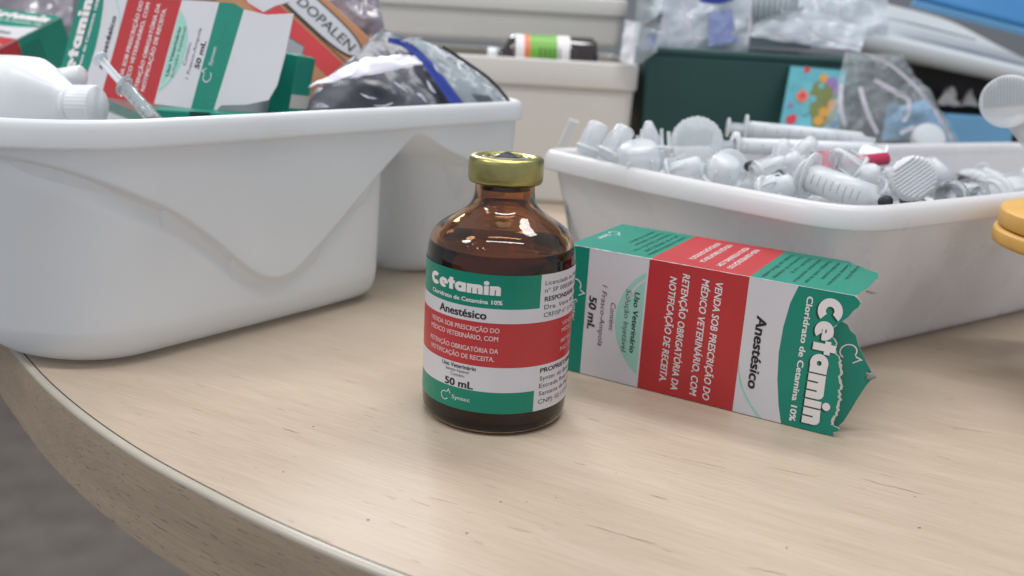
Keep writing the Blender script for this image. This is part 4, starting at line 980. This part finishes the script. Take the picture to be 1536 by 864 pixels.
mb = MB(); c = P4((1098, 52, 343), (1290, 78, 343), (1300, 44, 358), (1205, 12, 356)); pillow(mb, c, 30, 20, 2, 2.2, .12, 22.0, .5); part('bag_body', mb, 'film2', bg3, world=True)
mb = MB(); curve_strip(mb, [(1098, 50, 341), (1140, 34, 345), (1206, 12, 352)], 2.2); part('heat_seal', mb, 'silver', bg3, world=True)
mb = MB(); c = P4((1195, 50, 372), (1330, 66, 372), (1330, -40, 400), (1200, -40, 400)); pillow(mb, c, 26, 26, 4, 5, .08, 31.0, .5)
single('plastic_bag', 'tall cloudy bag bulging between the ribbed packet and grey lid', 'bag', mb, 'film2', Matrix.Translation(py(1260, 60, 375)), world=True)
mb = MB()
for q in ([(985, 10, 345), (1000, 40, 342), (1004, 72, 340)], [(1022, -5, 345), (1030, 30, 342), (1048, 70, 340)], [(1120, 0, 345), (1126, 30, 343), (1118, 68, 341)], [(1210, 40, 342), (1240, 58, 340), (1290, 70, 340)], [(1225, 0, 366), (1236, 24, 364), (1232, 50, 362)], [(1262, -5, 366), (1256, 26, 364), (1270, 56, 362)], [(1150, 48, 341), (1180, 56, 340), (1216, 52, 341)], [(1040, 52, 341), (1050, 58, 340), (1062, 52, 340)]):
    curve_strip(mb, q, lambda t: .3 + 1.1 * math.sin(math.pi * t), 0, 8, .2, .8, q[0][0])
part('painted_glint', mb, 'painted_sheen', bg3, world=True, kind='stuff')  # glints on the packets over the bin, painted as pale ribbons
# flowered card
cm_ = P4((1168, 196, 318), (1256, 196, 312), (1270, 106, 332), (1186, 99, 336))
card = T('printed_card', 'aqua card with a flower pattern leaning on the dark green bin', 'card', Matrix.Translation(cm_[0]))
nc = (cm_[1] - cm_[0]).cross(cm_[3] - cm_[0]).normalized(); nc = nc if nc.dot(CAM - cm_[0]) > 0 else -nc
mb = MB(); mb.slab(cm_, nc, .8); part('card_sheet', mb, 'aqua', card, world=True)
mb = MB(); rr = random.Random(5)
def cpt(u, v, l): return quad_pt(cm_, u, v) + nc * l
def blob(u, v, r, m, l, n=10, wob=.25):
    pts = [cpt(u + r * (1 + wob * rr.uniform(-1, 1)) * math.cos(6.2832 * i / n), v + r * .95 * (1 + wob * rr.uniform(-1, 1)) * math.sin(6.2832 * i / n), l) for i in range(n)]
    mb.poly(pts, m)
lv = .05
for u, v, r, m in ((.18, .17, .085, 2), (.3, .55, .10, 3), (.3, .96, .06, 2), (.12, .4, .05, 4), (.62, .84, .08, 1), (.55, .66, .14, 0), (.75, .6, .17, 0), (.62, .35, .17, 0), (.8, .3, .16, 0), (.7, .18, .16, 0), (.88, .7, .10, 4), (.78, .8, .1, 4), (.72, .3, .09, 1), (.84, .42, .10, 1), (.66, .16, .09, 1), (.6, .72, .05, 5), (.5, .5, .06, 5), (.93, .08, .09, 6), (.1, .7, .04, 5), (.4, .3, .06, 5), (.3, .55, .045, 2), (.82, .45, .03, 3)):
    blob(u, v, r, m, lv); lv += .012
part('flower_print', mb, ['olive', 'mustard', 'berry', 'orange', 'lilac', 'aqua', 'blue'], card, world=True)
# big crumpled clear bag
cb_ = T('plastic_bag', 'crumpled clear bag with painted glare on its folds, right of the flowered card', 'bag', Matrix.Translation(py(1330, 212, 300)))
mb = MB(); c = P4((1228, 214, 296), (1438, 216, 296), (1352, 88, 322), (1268, 78, 322)); pillow(mb, c, 44, 40, 7, 6, .06, 14.0, .5, fine=.8); part('bag_body', mb, 'film', cb_, world=True)
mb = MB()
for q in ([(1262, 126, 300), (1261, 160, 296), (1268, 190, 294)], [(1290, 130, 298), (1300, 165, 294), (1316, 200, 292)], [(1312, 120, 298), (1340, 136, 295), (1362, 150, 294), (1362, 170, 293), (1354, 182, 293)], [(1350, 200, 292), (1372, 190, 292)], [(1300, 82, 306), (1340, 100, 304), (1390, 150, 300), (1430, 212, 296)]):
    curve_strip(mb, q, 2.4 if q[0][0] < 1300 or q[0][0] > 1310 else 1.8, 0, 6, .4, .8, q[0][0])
part('fold', mb, 'painted_sheen', cb_, world=True, kind='stuff')  # glare along the folds, put in as pale coloured ribbons
# blue gown folded inside the clear bag
mb = MB(); c = P4((1322, 212, 316), (1420, 214, 316), (1396, 150, 330), (1330, 164, 330)); pillow(mb, c, 24, 24, 5, 5, .1, 41.0, 1)
single('folded_cloth', 'pale blue cloth folded inside the crumpled clear bag', 'cloth', mb, 'paleblue', Matrix.Translation(py(1370, 213, 318)), world=True)
# dark case with white tissue and blue pack
dk = T('dark_case', 'black open case under the pale grey lid at the right', 'case', Matrix.Translation(py(1420, 215, 430)))
a = py(1300, 232, 420); b = py(1640, 250, 420); top_ = py(1300, 84, 420)
mb = MB(); mb.box((a.x, 420, 0), (b.x + 20, 560, top_.z - 4)); part('case_body', mb, 'black', dk, world=True)
mb = MB(); q = py(1380, 168, 415); mb.box((q.x, 398, q.z - 4), (b.x, 419, q.z + 3)); part('shelf_edge', mb, 'rubber', dk, world=True)
for lab, (x0, y0, x1, y1), sd in (('white crumpled tissue lying in the black case', (1402, 158, 1440, 130), 1.0), ('small peak of white tissue right of the larger one', (1440, 160, 1466, 134), 6.0)):
    mb = MB(); c = P4((x0, y0, 394), (x1, y0 + 2, 394), ((x0 * .35 + x1 * .65), y1, 400), ((x0 * .6 + x1 * .4), y1 + 3, 400)); pillow(mb, c, 16, 16, 4, 4, .2, sd, .6)
    single('tissue', lab, 'tissue', mb, 'whiteink', Matrix.Translation(py(x0, y0, 396)), world=True, group='tissues in the black case')
q0 = py(1405, 218, 385); q1 = py(1517, 176, 385)
mb = MB(); mb.box((q0.x, 378, q0.z - 30), (q1.x, 392, q1.z)); o = single('blue_pack', 'pale blue pack standing before the black case at the right', 'pack', mb, 'paleblue', Matrix.Translation(((q0.x + q1.x) / 2, 385, q0.z - 30)), world=True); bevel(o, 1.2)
q0 = py(1517, 218, 387); q1 = py(1640, 170, 387)
mb = MB(); mb.box((q0.x, 384, q0.z - 30), (q1.x, 396, q1.z)); single('dark_pack', 'black pack standing right of the pale blue pack', 'pack', mb, 'black', Matrix.Translation(((q0.x + q1.x) / 2, 388, q0.z - 30)), world=True)
# pale grey lid, sloping down to the right, with a thick rounded front lip
ld = T('grey_lid', 'large pale grey plastic lid with a thick rounded lip, sloping right', 'lid', Matrix.Translation(py(1420, 95, 372)))
front_top = [(1180, 22), (1240, 36), (1300, 48), (1360, 62), (1420, 76), (1480, 90), (1540, 104), (1640, 128)]
mb = MB(); rows = []
for i, (x, y) in enumerate(front_top):
    k = i / 7; p = py(x, y, 372); hgt = 13 - 4 * k
    rows.append([p + Vector((0, dy, dz)) for dy, dz in ((14, -hgt - 1), (3, -hgt), (0, -hgt + 1.5), (-1.5, -hgt * .5), (-.5, -1), (1.5, 0.8), (5, 1.2), (12, 1.0), (40, 5), (90, 13), (150, 24), (230, 42))])
n = len(rows[0]); mb.add([p for r_ in rows for p in r_], [(j*n+i, j*n+i+1, (j+1)*n+i+1, (j+1)*n+i) for j in range(len(rows)-1) for i in range(n-1)], 0, True)
o = part('lid_panel', mb, 'greyplastic', ld, world=True); s_ = o.modifiers.new('sub', 'SUBSURF'); s_.levels = 1; s_.render_levels = 2
mb = MB()
for k in range(3): 
    y_ = [(1240 + k * 18, 14), (1330 + k * 18, 26 + k * 3), (1440 + k * 12, 52 + k * 3)]
    curve_strip(mb, [(x, y + 2, 428 + k * 2) for x, y in y_], .9, 0, 6, .3, .1)
part('moulded_ridge', mb, 'greyplastic', ld, world=True)
# blue packs on the lid
a = py(1450, 22, 400); mf = face_frame(1484, 24, 400, -18, 0, -20)
bp_ = T('blue_pack', 'bright blue wrapped pack lying on the pale grey lid', 'pack', mf)
mb = MB(); mb.box((-50, 0, -6), (90, 80, 0)); o = part('pack_body', mb, 'blue', bp_); bevel(o, 2.5, 3)
mb = MB(); mb.box((-50, -2.2, -8), (90, -.4, -2)); o = part('pale_edge', mb, 'paleblue', bp_); bevel(o, .8)
# dark bits in the far left corner
mb = MB(); c = P4((-40, 60, 330), (110, 40, 330), (120, -60, 360), (-40, -60, 360)); pillow(mb, c, 24, 24, 4, 5, .06, 51.0, .6)
single('plastic_bag', 'pale grey bag behind the flat carton at the tub end', 'bag', mb, 'greybag', Matrix.Translation(py(30, 50, 335)), world=True)
bpy.context.view_layer.update()
